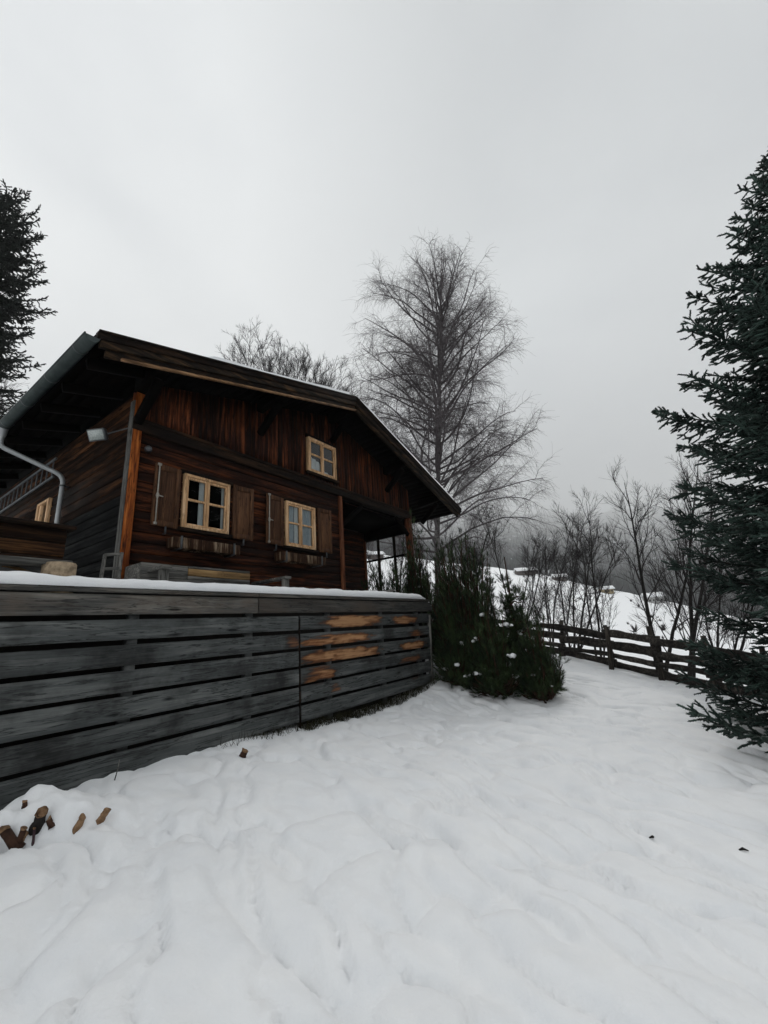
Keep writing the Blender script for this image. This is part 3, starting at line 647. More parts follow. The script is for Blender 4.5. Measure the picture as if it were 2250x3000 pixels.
def plank(mb, t0, t1, zb, zt, y0, th, tone=None, jit=.004, skew=0):
    n = max(3, int((t1 - t0) / .04)); m = 8; t = np.linspace(t0, t1, n); sd = int(rng.integers(1, 999))
    zj0 = jit * fbm(t * 1.7, t * 0 + .5, sd, 3); zj1 = jit * fbm(t * 1.7, t * 0 + 7.5, sd, 3); yj = .004 * fbm(t * .9, t * 0 + 3, sd, 3)
    g = np.linspace(0, 1, m); prof_y = np.array([.006] + [0] * (m - 2) + [.006])
    Tt, G = np.meshgrid(t, g); lo = zb + zj0; hi = zt + zj1
    Zz = lo[None] * (1 - G) + hi[None] * G; Zz = Zz + shift(Tt, Zz) + skew * (Tt - t0)
    Yy = y0 + yj[None] + prof_y[:, None]
    w = np.zeros_like(Tt)
    for (ct, cz, rt_, rz_, s_) in WEAR:
        zz0 = Zz
        d = ((Tt - ct) / rt_) ** 2 + ((zz0 - cz) / rz_) ** 2
        d = d + .9 * fbm(Tt * 4.5, zz0 * 38, 91, 4)
        w = np.maximum(w, s_ * (1 - sstep(.15, 1.45, d)))
    o = m * n; Vx = np.concatenate([np.stack([Tt, Yy, Zz], -1).reshape(-1, 3), np.stack([t, np.full(n, y0 + th), Zz[0]], -1), np.stack([t, np.full(n, y0 + th), Zz[-1]], -1)])
    i = np.arange(m - 1)[:, None] * n + np.arange(n - 1)[None]; k = np.arange(n - 1)
    front = np.stack([i, i + 1, i + n + 1, i + n], -1).reshape(-1, 4)
    bot = np.stack([o + k, o + k + 1, k + 1, k], -1); tp = np.stack([(m - 1) * n + k, (m - 1) * n + k + 1, o + n + k + 1, o + n + k], -1); bk = np.stack([o + n + k, o + n + k + 1, o + k + 1, o + k], -1)
    e0 = np.array([[q * n for q in range(m)] + [o + n, o]])[:, ::-1]; e1 = np.array([[q * n + n - 1 for q in range(m)] + [o + 2 * n - 1, o + n - 1]])
    mb.add(Vx, [front, bot, tp, bk, e0, e1], rng.random() if tone is None else tone, np.concatenate([w.ravel(), np.zeros(2 * n)]))
ROWS = [(.364, .567), (.111, .314), (-.147, .060), (-.399, -.192), (-.652, -.438), (-.903, -.690), (-1.150, -.943)]
TL = -3.2
for (a, b, z0, z1) in ((TL, 2.775, *ROWS[0]), (2.785, 7.90, *ROWS[0])):
    mb = MB(); plank(mb, a, b, z0, z1, -.016, .03, .85 if a < 0 else .2, .002); mb.build('board', CAPW, wall, label='pale weathered top board of the wall')
for (a, b) in ((TL, 2.775), (2.785, 7.90)):
    mb = MB(); plank(mb, a, b, .585, .628, -.03, .3, .5, .002); mb.build('cap_plank', CAPW, wall)
for r, (z0, z1) in enumerate(ROWS[1:]):
    e = 7.74 - .02 * r
    mb = MB(); plank(mb, TL, 3.56, z0, z1, 0, .028, .25 + .5 * rng.random()); mb.build('board', WALLW, wall)
    mb = MB(); plank(mb, 3.595, e, z0 + rng.uniform(-.006, .006), z1 + rng.uniform(-.004, .006), -.004, .028, .15 + .4 * rng.random(), skew=rng.uniform(-.001, .001)); mb.build('board', WALLW, wall, label='board with bare orange wood patches' if r < 4 else None)
for t in (-2.2, -.4, 1.18, 2.70, 4.30, 5.86, 7.3):
    mb = MB(); mb.box(t - .07, t + .03, .034, .12, -1.4, .56, .6); mb.build('post', WALLW, wall)
mb = MB(); mb.box(3.568, 3.588, -.01, .03, -1.35, .30, .1); mb.build('joint_batten', DARKW, wall)
mb = MB(); mb.hexa([(7.62, -.03, -1.16), (7.665, -.03, -1.16), (7.665, .06, -1.16), (7.62, .06, -1.16), (7.76, -.03, .36), (7.80, -.03, .36), (7.80, .06, .36), (7.76, .06, .36)], .6); mb.build('end_trim', GREYZ, wall)
mb = MB(); mb.box(TL, 7.7, .16, .2, -1.6, .6, .3); mb.box(7.66, 7.72, .2, 5.5, -1.6, .6, .3); mb.build('backing', SOIL_VOID, wall)  # dark sheet added so the shaded void behind the gaps reads black
# terrace floor under snow with the thick cornice on the wall
mb = MB(); ts = np.arange(TL, 7.62, .04)
prof = np.array([(-.02, .635), (-.045, .66), (-.045, .70), (-.02, .728), (.04, .742), (.14, .748), (.26, .744), (.4, .725), (.8, .66), (1.6, .63), (3, .63), (7.5, .63)])
n = len(ts); m = len(prof); Tt = np.repeat(ts[None], m, 0); Pz = np.repeat(prof[:, 1:], n, 1); Py = np.repeat(prof[:, :1], n, 1)
endf = sstep(7.62, 7.35, ts) * .8 + .2
amp = (Pz - .63); Pz = .63 + amp * (1 + .22 * fbm(Tt * 1.6, Py * 2, 95, 3) + .10 * fbm(Tt * 7, Py * 5, 96, 2)) * endf[None] * (1 + .012 * Tt)
Py = Py + .014 * fbm(Tt * 3.2, Pz * 3, 97, 3) * (Py < .5); Pz = Pz + shift(Tt, .6)
i = np.arange(m - 1)[:, None] * n + np.arange(n - 1)[None]
mb.add(np.stack([Tt, Py, Pz], -1).reshape(-1, 3), [np.stack([i, i + 1, i + n + 1, i + n], -1).reshape(-1, 4), np.array([[q * n + n - 1 for q in range(m)]])], .5)
mb.build('terrace_snow', SNOW, smooth=True, kind='structure', loc=(W0[0], W0[1], EYE), rotz=WRZ)
DECK = .63
# ------------------------------------------------------------------ things on the terrace
q0 = at_house((-3.6, -.55, 0)); lb = thing('log_bin', 'low dark brown log bin with overhanging board lid left of the chalet', 'bin', (q0[0], q0[1], EYE), HR)
mb = MB(); rows_boards(mb, 0, 2.72, split_rows(.5, 1.58, .18, ()), [], 0, .05); mb.build('log_front', BINW, lb)
mb = MB(); rows_boards(mb, .0, .62, split_rows(.5, 1.58, .18, ()), [], 2.66, .05, axis='Y'); mb.build('log_end', BINW, lb)
mb = MB(); mb.box(-.1, 2.80, -.08, .75, 1.585, 1.635, .3); mb.build('lid', DARKW, lb, bevel=.006)
p = at_house((-2.6, -2.1, 0)); tb = thing('garden_table', 'grey plank garden table in front of the log bin, snow on its left end', 'table', (p[0], p[1], EYE), HR)
mb = MB(); mb.box(-.2, 1.32, 0, .6, .855, .905, .5); mb.build('tabletop', GREYW, tb, bevel=.005)
for a, b in ((-.1, .08), (1.12, .08), (-.1, .5), (1.12, .5)):
    mb = MB(); mb.box(a, a + .06, b, b + .06, .5, .854, .3); mb.build('leg', DARKW, tb)
mb = MB(); us = np.linspace(-.2, .72, 24); th = .08 * (1 - np.linspace(0, 1, 24) ** 1.5) + .004; nn = 24
mb.add(np.concatenate([np.c_[us, us * 0 + .02, us * 0 + .906], np.c_[us, us * 0 + .05, .906 + th], np.c_[us, us * 0 + .55, .906 + th], np.c_[us, us * 0 + .58, us * 0 + .906]]),
       np.concatenate([np.stack([r_ * nn + np.arange(23), r_ * nn + np.arange(23) + 1, (r_ + 1) * nn + np.arange(23) + 1, (r_ + 1) * nn + np.arange(23)], -1) for r_ in range(3)]), .5); mb.build('table_snow', SNOW, tb, smooth=True)
p = at_house((-1.37, -2.05, 0)); BLOCK = plain('pale weathered log end', (.16, .12, .08), (.40, .31, .21), 18, .85, .1, 0, .3, .4)
lg = thing('chopping_block', 'short pale round wood block standing in the snow behind the wall', 'wood block', (p[0], p[1], EYE), HR)
mb = MB(); mb.tubes(np.array([[0, 0, .45], [0, 0, .865], [0, 0, .875]]), np.array([.14, .14, .132]), 14, .5, True); mb.build('block', BLOCK, lg, label='pale split block with grey bark side')
mb = MB(); a = np.linspace(R(20), R(75), 10); mb.tubes(np.stack([-.42 + .55 * np.cos(a) - .1, 0 * a + .25, .55 + .33 * np.sin(a)], -1), np.full(10, .02), 6, .5); mb.build('bent_handle', TANW, lg)
# frame leaning on the corner
p = at_house((-.30, -.42, 0)); fr = thing('leaning_frame', 'grey weathered wooden ladder frame leaning against the orange corner post', 'frame', (p[0], p[1], EYE), HR)
A_, B_ = pp((-.13, -.10, .5)), pp((.10, -.12, .5)); A2, B2 = pp((-.02, .08, 1.36)), pp((.19, .06, 1.40))
for a_, b_ in ((A_, A2), (B_, B2)):
    mb = MB(); mb.beam(a_, b_, .035, .05, (0, 1, 0), .6); mb.build('stile', GREYZ, fr, bevel=.004)
for t in (.55, .74, .985):
    mb = MB(); mb.beam(A_ + (A2 - A_) * t, B_ + (B2 - B_) * t, .028, .04, (0, 0, 1), .5); mb.build('crossbar', GREYW, fr, bevel=.004)
# planter box
p = at_house((.06, -.62, 0)); pl = thing('planter_box', 'long grey plank planter box with one tan board beside the chalet wall', 'planter', (p[0], p[1], EYE), HR)
mb = MB(); mb.box(0, .72, 0, .03, 1.03, 1.24, .5); mb.box(0, 1.9, -.002, .03, .5, 1.025, .4); mb.box(0, .03, .032, .5, .5, 1.24, .5); mb.box(1.87, 1.9, .032, .5, .5, 1.24, .5); mb.box(.03, 1.87, .47, .5, .5, 1.24, .4); mb.build('side_boards', GREYW, pl, bevel=.004)
mb = MB(); mb.box(.725, 1.9, 0, .03, 1.09, 1.205, .5); mb.build('tan_board', TANW, pl, bevel=.004, label='tan front board of the planter')
mb = MB(); mb.box(.725, 1.9, -.001, .03, 1.21, 1.245, .3); mb.box(.725, 1.9, -.001, .03, 1.027, 1.086, .3); mb.build('rim', GREYW, pl, bevel=.004)
# bench: two arms running back to the wall
p = at_house((.16, -1.0, 0)); bn = thing('garden_bench', 'grey wooden garden bench showing two sloping arms above the terrace snow', 'bench', (p[0], p[1], EYE), HR)
for u_ in (.0, 2.27):
    mb = MB(); mb.box(u_, u_ + .12, 0, .08, .5, 1.09, .6); mb.build('leg', GREYZ, bn, bevel=.006)
    mb = MB(); mb.box(u_ - .01, u_ + .14, -.04, .95, 1.095, 1.145, .6); mb.build('armrest', GREYW, bn, bevel=.006)
    mb = MB(); mb.box(u_, u_ + .1, .85, .92, .5, 1.09, .3); mb.build('leg', GREYZ, bn, bevel=.006)
mb = MB(); mb.box(.0, 2.39, .1, .8, .86, .90, .3); mb.build('seat', GREYW, bn)
# driftwood on the wall end
a = hit(1105, 1744, W0 + wy * .12, wy); b = hit(1152, 1728, W0 + wy * .12, wy); c = hit(1150, 1738, W0 + wy * .16, wy)
mb = MB(); P = np.array([a, a * .5 + b * .5 - (0, 0, .02), b]); mb.tubes(P, np.array([.035, .05, .03]), 7, .8, True); mb.build('driftwood', GREYW, smooth=True, label='pale bleached stick lying in the snow on the terrace wall end', cat='driftwood')

# ------------------------------------------------------------------ bare tree generator
def wander(P0, D0, L, Nn, wob, grav, taperdir=None):
    Mn = len(P0); P = np.zeros((Mn, Nn, 3)); P[:, 0] = P0; D = D0 / np.linalg.norm(D0, axis=1, keepdims=True); st = (L / (Nn - 1))[:, None]
    for k in range(1, Nn):
        D = D + rng.normal(0, wob, (Mn, 3)) + np.array([0, 0, 1.]) * (grav if np.isscalar(grav) else grav[k - 1]) 
        D /= np.linalg.norm(D, axis=1, keepdims=True); P[:, k] = P[:, k - 1] + D * st
    return P
def sprout(P, per, smin, smax, L, ang, Nn, wob, grav, upb=0):
    Mn, n, _ = P.shape; idx = np.repeat(np.arange(Mn), per); C = len(idx); s = rng.uniform(smin, smax, C) * (n - 1)
    k = np.minimum(s.astype(int), n - 2); f = (s - k)[:, None]
    S0 = P[idx, k] * (1 - f) + P[idx, k + 1] * f; T = P[idx, k + 1] - P[idx, k]; T /= np.linalg.norm(T, axis=1, keepdims=True) + 1e-9
    rd = rng.normal(0, 1, (C, 3)); rd -= (rd * T).sum(1, keepdims=True) * T; rd /= np.linalg.norm(rd, axis=1, keepdims=True) + 1e-9
    a = rng.normal(ang, .18, C)[:, None]; D = T * np.cos(a) + rd * np.sin(a) + np.array([0, 0, upb])
    LL = L(idx, s / (n - 1)) if callable(L) else L * rng.uniform(.6, 1.2, C)
    return wander(S0, D, LL, Nn, wob, grav), idx
def taper(n, r0, r1): return np.linspace(r0, r1, n)[None]

def bare_tree(name, label, cat, base, stems, tilt, height, r0, depth, twigr, spread=.55, group=None, grav=.02, bark=BARK, tw=TWIG, per=(9, 9, 7), lens=(.42, .45, .5), start=.22, lean=(0, 0), lmin=.75):
    t = thing(name, label, cat, base, 0, group)
    a = rng.uniform(0, 6.28) + np.arange(stems) * 2 * np.pi / stems + rng.normal(0, .3, stems)
    tl = np.abs(rng.normal(tilt, tilt * .35 + 1e-3, stems)) if stems < 12 else tilt * 1.45 * np.sqrt(rng.random(stems)); D = np.stack([np.cos(a) * np.sin(tl) + lean[0], np.sin(a) * np.sin(tl) + lean[1], np.cos(tl)], -1)
    P0 = np.stack([np.cos(a) * r0 * 1.2, np.sin(a) * r0 * 1.2, np.zeros(stems) - .2], -1) if stems > 1 else np.array([[0, 0, -.2]])
    Ls = height * rng.uniform(lmin, 1.04, stems) / np.cos(tl) ** .5; P = wander(P0, D, Ls, 12, .055, grav)
    rr = np.linspace(1, .12, 12)[None] * r0 * (Ls / Ls.max())[:, None]
    mb = MB(); mb.tubes(P, rr, 7); mb.build('trunk', bark, t, smooth=True)
    mb = MB(); rcur = r0 * .26; L0 = height
    Pp = P
    for d in range(depth):
        Lf = lens[d]
        if d == 0:
            Pp, ix = sprout(P, per[0], start, .97, lambda i_, s: Ls[i_] * Lf * (1.0 - s * .5) * rng.uniform(.6, 1.25, len(i_)), spread, 9, .10, grav * 1.2, .12); kk = 5
            LL = np.linalg.norm(Pp[:, -1] - Pp[:, 0], axis=1)
        else:
            Lp = np.linalg.norm(Pp[:, -1] - Pp[:, 0], axis=1)
            Pp, ix = sprout(Pp, per[d], .15, 1., lambda i_, s, Lp=Lp: (Lp[i_] * Lf * (1.1 - s * .5) + .12) * rng.uniform(.6, 1.2, len(i_)), spread, 6 if d == 1 else 4, .13, grav, .05); kk = 4 if d == 1 else 3
        n = Pp.shape[1]; r1 = max(twigr, rcur); mb.tubes(Pp, np.repeat(taper(n, r1, max(twigr * .6, r1 * .25)), len(Pp), 0), kk); rcur = max(twigr, rcur * .36)
    mb.build('crown', tw, t)
    return t

# the big birch right of the gable
bb = CAM + ray(1262, 1700) * 25.0; bx_, by_ = bb[0], bb[1]
birch = thing('birch_tree', 'tall bare birch with speckled pale trunk and drooping twigs behind the chalet roof', 'tree', (bx_, by_, gz(bx_, by_)))
dist = math.hypot(bx_, by_); rb = ray(1285, 722); topz = rb[2] / math.hypot(rb[0], rb[1]) * dist + EYE - gz(bx_, by_)
btop = CAM + rb * (by_ / rb[1]); topz = (btop[2] - gz(bx_, by_)) * .925; blean = btop[0] - bx_
tt_ = np.linspace(0, 1, 22); TP = np.stack([.28 * fbm(tt_ * 3, tt_ * 0, 101, 3) + blean * tt_, .25 * fbm(tt_ * 3, tt_ * 0 + 5, 102, 3), tt_ * topz - .3 * (1 - tt_)], -1)
mb = MB(); mb.tubes(TP, (.195) * (1 - tt_) ** .85 + .012, 10, .5); mb.build('trunk', BIRCH, birch, smooth=True)
nb = 104; hs_ = np.sort(.19 + .79 * rng.random(nb) ** 1.12); az_ = np.arange(nb) * 2.399 + rng.normal(0, .35, nb)
prof_r = np.interp(hs_, [.15, .3, .45, .6, .7, .8, .9, 1.0], [6.6, 6.7, 6.5, 5.8, 5.2, 4.2, 2.7, .9]) * rng.uniform(.8, 1.14, nb)
pit = np.interp(hs_, [.2, .5, .8, 1], [.25, .5, .8, 1.1]) + rng.normal(0, .12, nb)
S0 = np.stack([np.interp(hs_ , tt_, TP[:, k]) for k in range(3)], -1)
D0 = np.stack([np.cos(az_) * np.cos(pit), np.sin(az_) * np.cos(pit), np.sin(pit)], -1)
Lb = prof_r / np.cos(np.clip(pit * .75, 0, 1.0)); P1 = wander(S0, D0, Lb, 11, .105, np.linspace(.10, -.13, 10))
r1 = (.018 + .0095 * Lb)[:, None] * np.linspace(1, .22, 11)[None]
mb = MB(); mb.tubes(P1, r1, 5); mb.build('limbs', BTWIG, birch, smooth=True)
mb = MB()
P2, i2 = sprout(P1, np.maximum(3, (Lb * 2.7).astype(int)), .12, 1.0, lambda i_, s: (Lb[i_] * .36 * (1.15 - s * .7) + .35) * rng.uniform(.6, 1.2, len(i_)), .75, 7, .12, np.linspace(.05, -.12, 6), .12)
mb.tubes(P2, np.repeat(taper(7, .015, .006), len(P2), 0), 4)
L2 = np.linalg.norm(P2[:, -1] - P2[:, 0], axis=1); P3, i3 = sprout(P2, np.maximum(4, (L2 * 12).astype(int)), .1, 1., lambda i_, s: rng.uniform(.35, 1.05, len(i_)) * np.clip(L2[i_], .6, 1.2), .8, 6, .17, -.20, .05); mb.tubes(P3, np.repeat(taper(6, (.0055), .0032), len(P3), 0), 3)
mb.build('crown', BTWIG, birch)

def behind(x, y, Z): q = CAM + ray(x, y) * Z; return q
# broad bare tree peeping over the roof
q = behind(815, 1300, 33); bare_tree('bare_maple', 'broad bare tree fanning its twigs above the chalet roof ridge', 'tree', (q[0], q[1], EYE + 6.5), 75, .33, 13.9, .08, 3, .0062, .42, per=(14, 9, 6), lens=(.24, .42, .45), start=.5, grav=.015, lean=(.06, 0), lmin=.9)
q = behind(20, 1300, 36); bare_tree('bare_maple', 'bare tree behind the left eave under the dark spruce', 'tree', (q[0], q[1], EYE + 7), 24, .36, 14.5, .085, 3, .008, .42, per=(14, 9, 6), lens=(.26, .42, .45), start=.45, grav=.015, lmin=.88)
# alders and willows beyond the fence
SAP = [(1665, 1850, 15.5, 4, .16, 5.3, .05, 'thin many-stemmed bare shrub just right of the pines'), (1735, 1850, 16.5, 3, .12, 6.2, .05, 'slender bare saplings behind the tilted fence post'),
       (1985, 1860, 14.5, 2, .10, 7.9, .085, 'two-stemmed bare alder with the thickest trunk behind the fence'), (1905, 1850, 15.0, 2, .16, 7.9, .085, 'bare alder leaning left with a forked trunk behind the fence'),
       (1600, 1820, 19, 4, .16, 6.3, .05, 'fine bare bush behind the pine tips'), (2080, 1880, 14, 4, .22, 5.2, .05, 'low bare shrub against the right spruce'),
       (1480, 1760, 21, 7, .42, 6.5, .06, 'arching bare bush right of the birch trunk'), (1330, 1740, 20, 5, .35, 6.0, .06, 'bare bush in front of the birch trunk'), (1150, 1740, 24, 4, .3, 6.5, .06, 'bare shrub seen through the open porch')]
for k, (px, py, Zd, st, tl, h, r0, lab) in enumerate(SAP):
    q = behind(px, py, Zd); g = gz(q[0], q[1])
    bare_tree('bare_alder' if h > 7 else 'bare_shrub', lab, 'tree' if h > 7 else 'shrub', (q[0], q[1], g), st, tl, h * 1.06, r0, 3, .0046, .5, 'bare trees and shrubs beyond the fence', .035, per=(15, 9, 6) if h > 7 else (10, 8, 6), lens=(.36, .45, .48), start=.12, lean=((px - 760) / 4600 - (.07 if 'leaning left' in lab else 0), 0))

# ------------------------------------------------------------------ conifers
def shoot_proto(nn=9, seed=1):
    r_ = np.random.default_rng(seed); k = 4; a = np.arange(k) * np.pi / 2
    V = np.concatenate([np.c_[np.cos(a) * q, np.sin(a) * q, np.full(k, z)] for q, z in ((.35, 0), (.75, .3), (.7, .8))] + [[[0, 0, 1.02]]])
    F4 = np.array([[i * k + j, i * k + (j + 1) % k, (i + 1) * k + (j + 1) % k, (i + 1) * k + j] for i in range(2) for j in range(k)])
    F3 = [[2 * k + j, 2 * k + (j + 1) % k, 3 * k] for j in range(k)]
    Vn = []; o = len(V)
    for i in range(nn):
        z = .08 + .86 * i / nn + r_.uniform(-.03, .03); t = i * 2.4 + r_.uniform(-.3, .3); c, s_ = math.cos(t), math.sin(t); w = .05
        Vn += [[.3 * c, .3 * s_, z - w], [.3 * c, .3 * s_, z + w], [1.5 * c, 1.5 * s_, z + .18]]; F3.append([o + 3 * i, o + 3 * i + 1, o + 3 * i + 2])
    return np.concatenate([V, Vn]), F4, np.array(F3)
def brush_proto(nn=30, seed=2):
    r_ = np.random.default_rng(seed); V = []; F = []
    for i in range(nn):
        z = r_.random() ** .8; t = i * 2.4 + r_.uniform(-.3, .3); c, s_ = math.cos(t), math.sin(t); el = .25 + .65 * z; l = 1.0
        w = .055; V += [[-s_ * w, c * w, z * .9], [s_ * w, -c * w, z * .9], [c * l * math.cos(el), s_ * l * math.cos(el), z * .9 + l * .75 * math.sin(el) + .1]]; F.append([3 * i, 3 * i + 1, 3 * i + 2])
    return np.array(V), None, np.array(F)
def scatter(mb, proto, P, D, L, Rr, tone=None):
    V0, F4, F3 = proto; n = len(P); D = D / (np.linalg.norm(D, axis=1, keepdims=True) + 1e-9)
    ref = np.where(np.abs(D[:, 2:3]) > .9, np.array([1., 0, 0]), np.array([0, 0, 1.])); Xx = np.cross(ref, D); Xx /= np.linalg.norm(Xx, axis=1, keepdims=True) + 1e-9; Yy = np.cross(D, Xx)
    ro = rng.uniform(0, 6.28, n); c, s_ = np.cos(ro)[:, None], np.sin(ro)[:, None]; X2 = Xx * c + Yy * s_; Y2 = -Xx * s_ + Yy * c
    V = P[:, None] + D[:, None] * (V0[None, :, 2:3] * L[:, None, None]) + (X2[:, None] * V0[None, :, 0:1] + Y2[:, None] * V0[None, :, 1:2]) * Rr[:, None, None]
    nv = len(V0); off = (np.arange(n) * nv)[:, None, None]; tn = rng.random(n) if tone is None else tone
    fl = []; ts_ = []
    if F4 is not None: fl.append((F4[None] + off).reshape(-1, 4)); ts_.append(np.repeat(tn, len(F4)))
    fl.append((F3[None] + off).reshape(-1, 3)); ts_.append(np.repeat(tn, len(F3)))
    for f, t in zip(fl, ts_): mb.f.append(f + mb.n); mb.t.append(t)
    mb.v.append(V.reshape(-1, 3)); mb.w.append(np.zeros(n * nv)); mb.n += n * nv
SH = shoot_proto(); BR = brush_proto()
def spruce(name, label, base, H, Rmax, whorl, nper, sec_step, sh_step, shl, shr, mat, azlim=None, droop=0.0, curve=None, rootz=.12, group=None):
    t = thing(name, label, 'tree', base, 0, group)
    mb = MB(); zz = np.linspace(-.3, H, 14); mb.tubes(np.stack([zz * 0 + .02 * np.sin(zz), zz * 0, zz], -1), np.linspace(.014 * H + .03, .012, 14), 9, .4); mb.build('trunk', BARK, t, smooth=True)
    hz = np.arange(rootz, H - .12, whorl); PB = []; LB = []
    for h in hz:
        f = 1 - h / H; n = max(4, int(nper * (.55 + .45 * f))); a = rng.uniform(0, 6.28) + np.arange(n) * 2 * np.pi / n + rng.normal(0, .16, n)
        for q in a:
            L = (Rmax * (curve(f) if curve else f ** .85) + .12) * rng.choice([1, 1, .88, .7]) * rng.uniform(.85, 1.08)
            PB.append((h + rng.normal(0, whorl * .25), q, L, f))
    PB = np.array(PB); nB = len(PB); Nn = 12; s = np.linspace(0, 1, Nn)
    el = np.interp(PB[:, 3], [0, .25, .6, 1], [.9, .42, .12, -.03]) - droop; 
    rad = PB[:, 2][:, None] * s[None] * np.cos(el)[:, None]
    zz = PB[:, 0][:, None] + PB[:, 2][:, None] * (s[None] * np.sin(el)[:, None] - .12 * (s[None] * 1.15) * (1 - s[None]) * 2 + .10 * s[None] ** 3) 
    P = np.stack([np.cos(PB[:, 1])[:, None] * rad, np.sin(PB[:, 1])[:, None] * rad, zz], -1); P[:, 1:] += rng.normal(0, .012, (nB, Nn - 1, 3))
    mb = MB(); mb.tubes(P, (.006 + .009 * PB[:, 2])[:, None] * np.linspace(1, .25, Nn)[None], 4); mb.build('branches', BARK, t)
    # secondaries left and right of every branch
    S0 = []; SD = []; SL = []
    for b in range(nB):
        L = PB[b, 2]; n = max(3, int(L / sec_step)); ss = np.linspace(.16, .985, n) + rng.normal(0, .012, n); ss = np.clip(ss, .1, .99)
        k = np.minimum((ss * (Nn - 1)).astype(int), Nn - 2); f = (ss * (Nn - 1) - k)[:, None]; p = P[b, k] * (1 - f) + P[b, k + 1] * f
        T = P[b, k + 1] - P[b, k]; T /= np.linalg.norm(T, axis=1, keepdims=True); side = np.cross(T, [0, 0, 1.]); side /= np.linalg.norm(side, axis=1, keepdims=True)
        for sg in (-1, 1):
            a = rng.normal(.95, .15, n)[:, None]; d = T * np.cos(a) + sg * side * np.sin(a) + np.array([0, 0, -.30]) + rng.normal(0, .13, (n, 3))
            S0.append(p); SD.append(d); SL.append((.30 * L * (1.08 - ss) + .10) * rng.uniform(.7, 1.15, n))
        S0.append(p); SD.append(T * .8 + np.array([0, 0, .45]) + rng.normal(0, .25, (n, 3))); SL.append(rng.uniform(.05, .13, n) + .02 * L)
        S0.append(P[b, -1:]); SD.append(P[b, -1:] - P[b, -2:-1]); SL.append(np.array([shl]))
    S0 = np.concatenate(S0); SD = np.concatenate(SD); SL = np.concatenate(SL); SD /= np.linalg.norm(SD, axis=1, keepdims=True)
    Q = [S0 + SD * 0]; DD = [SD]; LL = [SL]; 
    # shoots along secondaries
    cnt = np.maximum(1, (SL / sh_step).astype(int)); ix = np.repeat(np.arange(len(S0)), cnt); fr = rng.uniform(.1, .95, len(ix))
    p = S0[ix] + SD[ix] * (SL[ix] * fr)[:, None]; side = np.cross(SD[ix], np.array([0, 0, 1.])); side /= np.linalg.norm(side, axis=1, keepdims=True) + 1e-9
    sg = np.where(rng.random(len(ix)) < .5, -1., 1.)[:, None]; d = SD[ix] * .75 + sg * side * .6 + rng.normal(0, .18, (len(ix), 3)) + np.array([0, 0, -.04])
    mb = MB()
    nseg = np.maximum(1, np.round(SL / (shl * 1.1)).astype(int)); i2 = np.repeat(np.arange(len(S0)), nseg); j2 = np.concatenate([np.arange(c) for c in nseg])
    seg = SL[i2] / nseg[i2]; scatter(mb, SH, S0[i2] + SD[i2] * (seg * j2)[:, None], SD[i2], seg * 1.12, np.full(len(i2), shr) * rng.uniform(.8, 1.15, len(i2)))
    scatter(mb, SH, p, d, shl * rng.uniform(.6, 1.1, len(ix)), np.full(len(ix), shr) * rng.uniform(.8, 1.1, len(ix)))
    # needles on the main branches
    for k in range(2, Nn - 1):
        scatter(mb, SH, P[:, k], P[:, k + 1] - P[:, k], np.linalg.norm(P[:, k + 1] - P[:, k], axis=1) * 1.1, np.full(nB, shr * 1.05))
    # leader
    zl = np.linspace(H - .5, H - .05, 5); scatter(mb, SH, np.stack([zl * 0, zl * 0, zl], -1), np.tile([0, 0, 1.], (5, 1)), np.full(5, .16), np.full(5, shr))
    mb.build('crown', mat, t)
    print(name, 'shoots', len(i2) + len(ix)); return t
sx, sy = 6.5, 4.83
spruce('blue_spruce', 'blue green spruce on the right edge with branches down to the snow', (sx, sy, gz(sx, sy)), 8.6, 1.0, .215, 15, .085, .060, .12, .0165, NEED, rootz=.42, curve=lambda f: float(np.interp(f, [0, .09, .17, .31, .5, .7, 1], [.05, .45, .88, 1.55, 2.25, 2.65, 2.9])))
q = behind(-110, 1150, 24); spruce('dark_spruce', 'dark old spruce at the left edge rising behind the chalet eave', (q[0], q[1], EYE + 1), 28.6, 1.0, .5, 10, .26, .15, .32, .045, NEEDL, droop=.1, rootz=12, curve=lambda f: float(np.interp(f, [0, .06, .12, .3, .45, 1], [.2, 1.5, 2.3, 3.1, 2.8, 2.6])))

spruce('dark_spruce', 'tall spruce standing outside the picture on the right, mirrored in the left cabin window', (18.5, 6.1, gz(18.5, 6.1)), 21, 1.0, .6, 10, .30, .22, .36, .06, NEEDL, curve=lambda f: .4 + 4.6 * f ** .7)

def on_ground(x, y):
    r = ray(x, y); lo, hi = .5, 40.
    for _ in range(50):
        mid = (lo + hi) / 2; p_ = CAM + r * mid
        if p_[2] > gz(p_[0], p_[1]): lo = mid
        else: hi = mid
    return CAM + r * lo
def snow_blobs(parent, pts, s0, s1):
    mb = MB(); k = 7
    for p_ in pts:
      for q in range(int(rng.integers(1, 4))):
        s_ = rng.uniform(s0, s1); a = np.arange(k) * 2 * np.pi / k; rr = s_ * rng.uniform(.55, 1.4, k); c_ = p_ + rng.normal(0, s1 * .8, 3) * (1, 1, .5) * (q > 0)
        V = [np.c_[np.cos(a) * rr * q_, np.sin(a) * rr * q_, np.full(k, z_ * s_) + rng.normal(0, s_ * .12, k)] for q_, z_ in ((.5, -.4), (1, -.05), (.8, .5))] + [[[0, 0, .85 * s_]]]
        V = np.concatenate(V) + c_; F4 = np.array([[i_ * k + j_, i_ * k + (j_ + 1) % k, (i_ + 1) * k + (j_ + 1) % k, (i_ + 1) * k + j_] for i_ in range(2) for j_ in range(k)])
        mb.add(V, [F4, np.array([[2 * k + j_, 2 * k + (j_ + 1) % k, 3 * k] for j_ in range(k)])], .5)
    mb.build('snow_clumps', SNOW, parent, smooth=True)
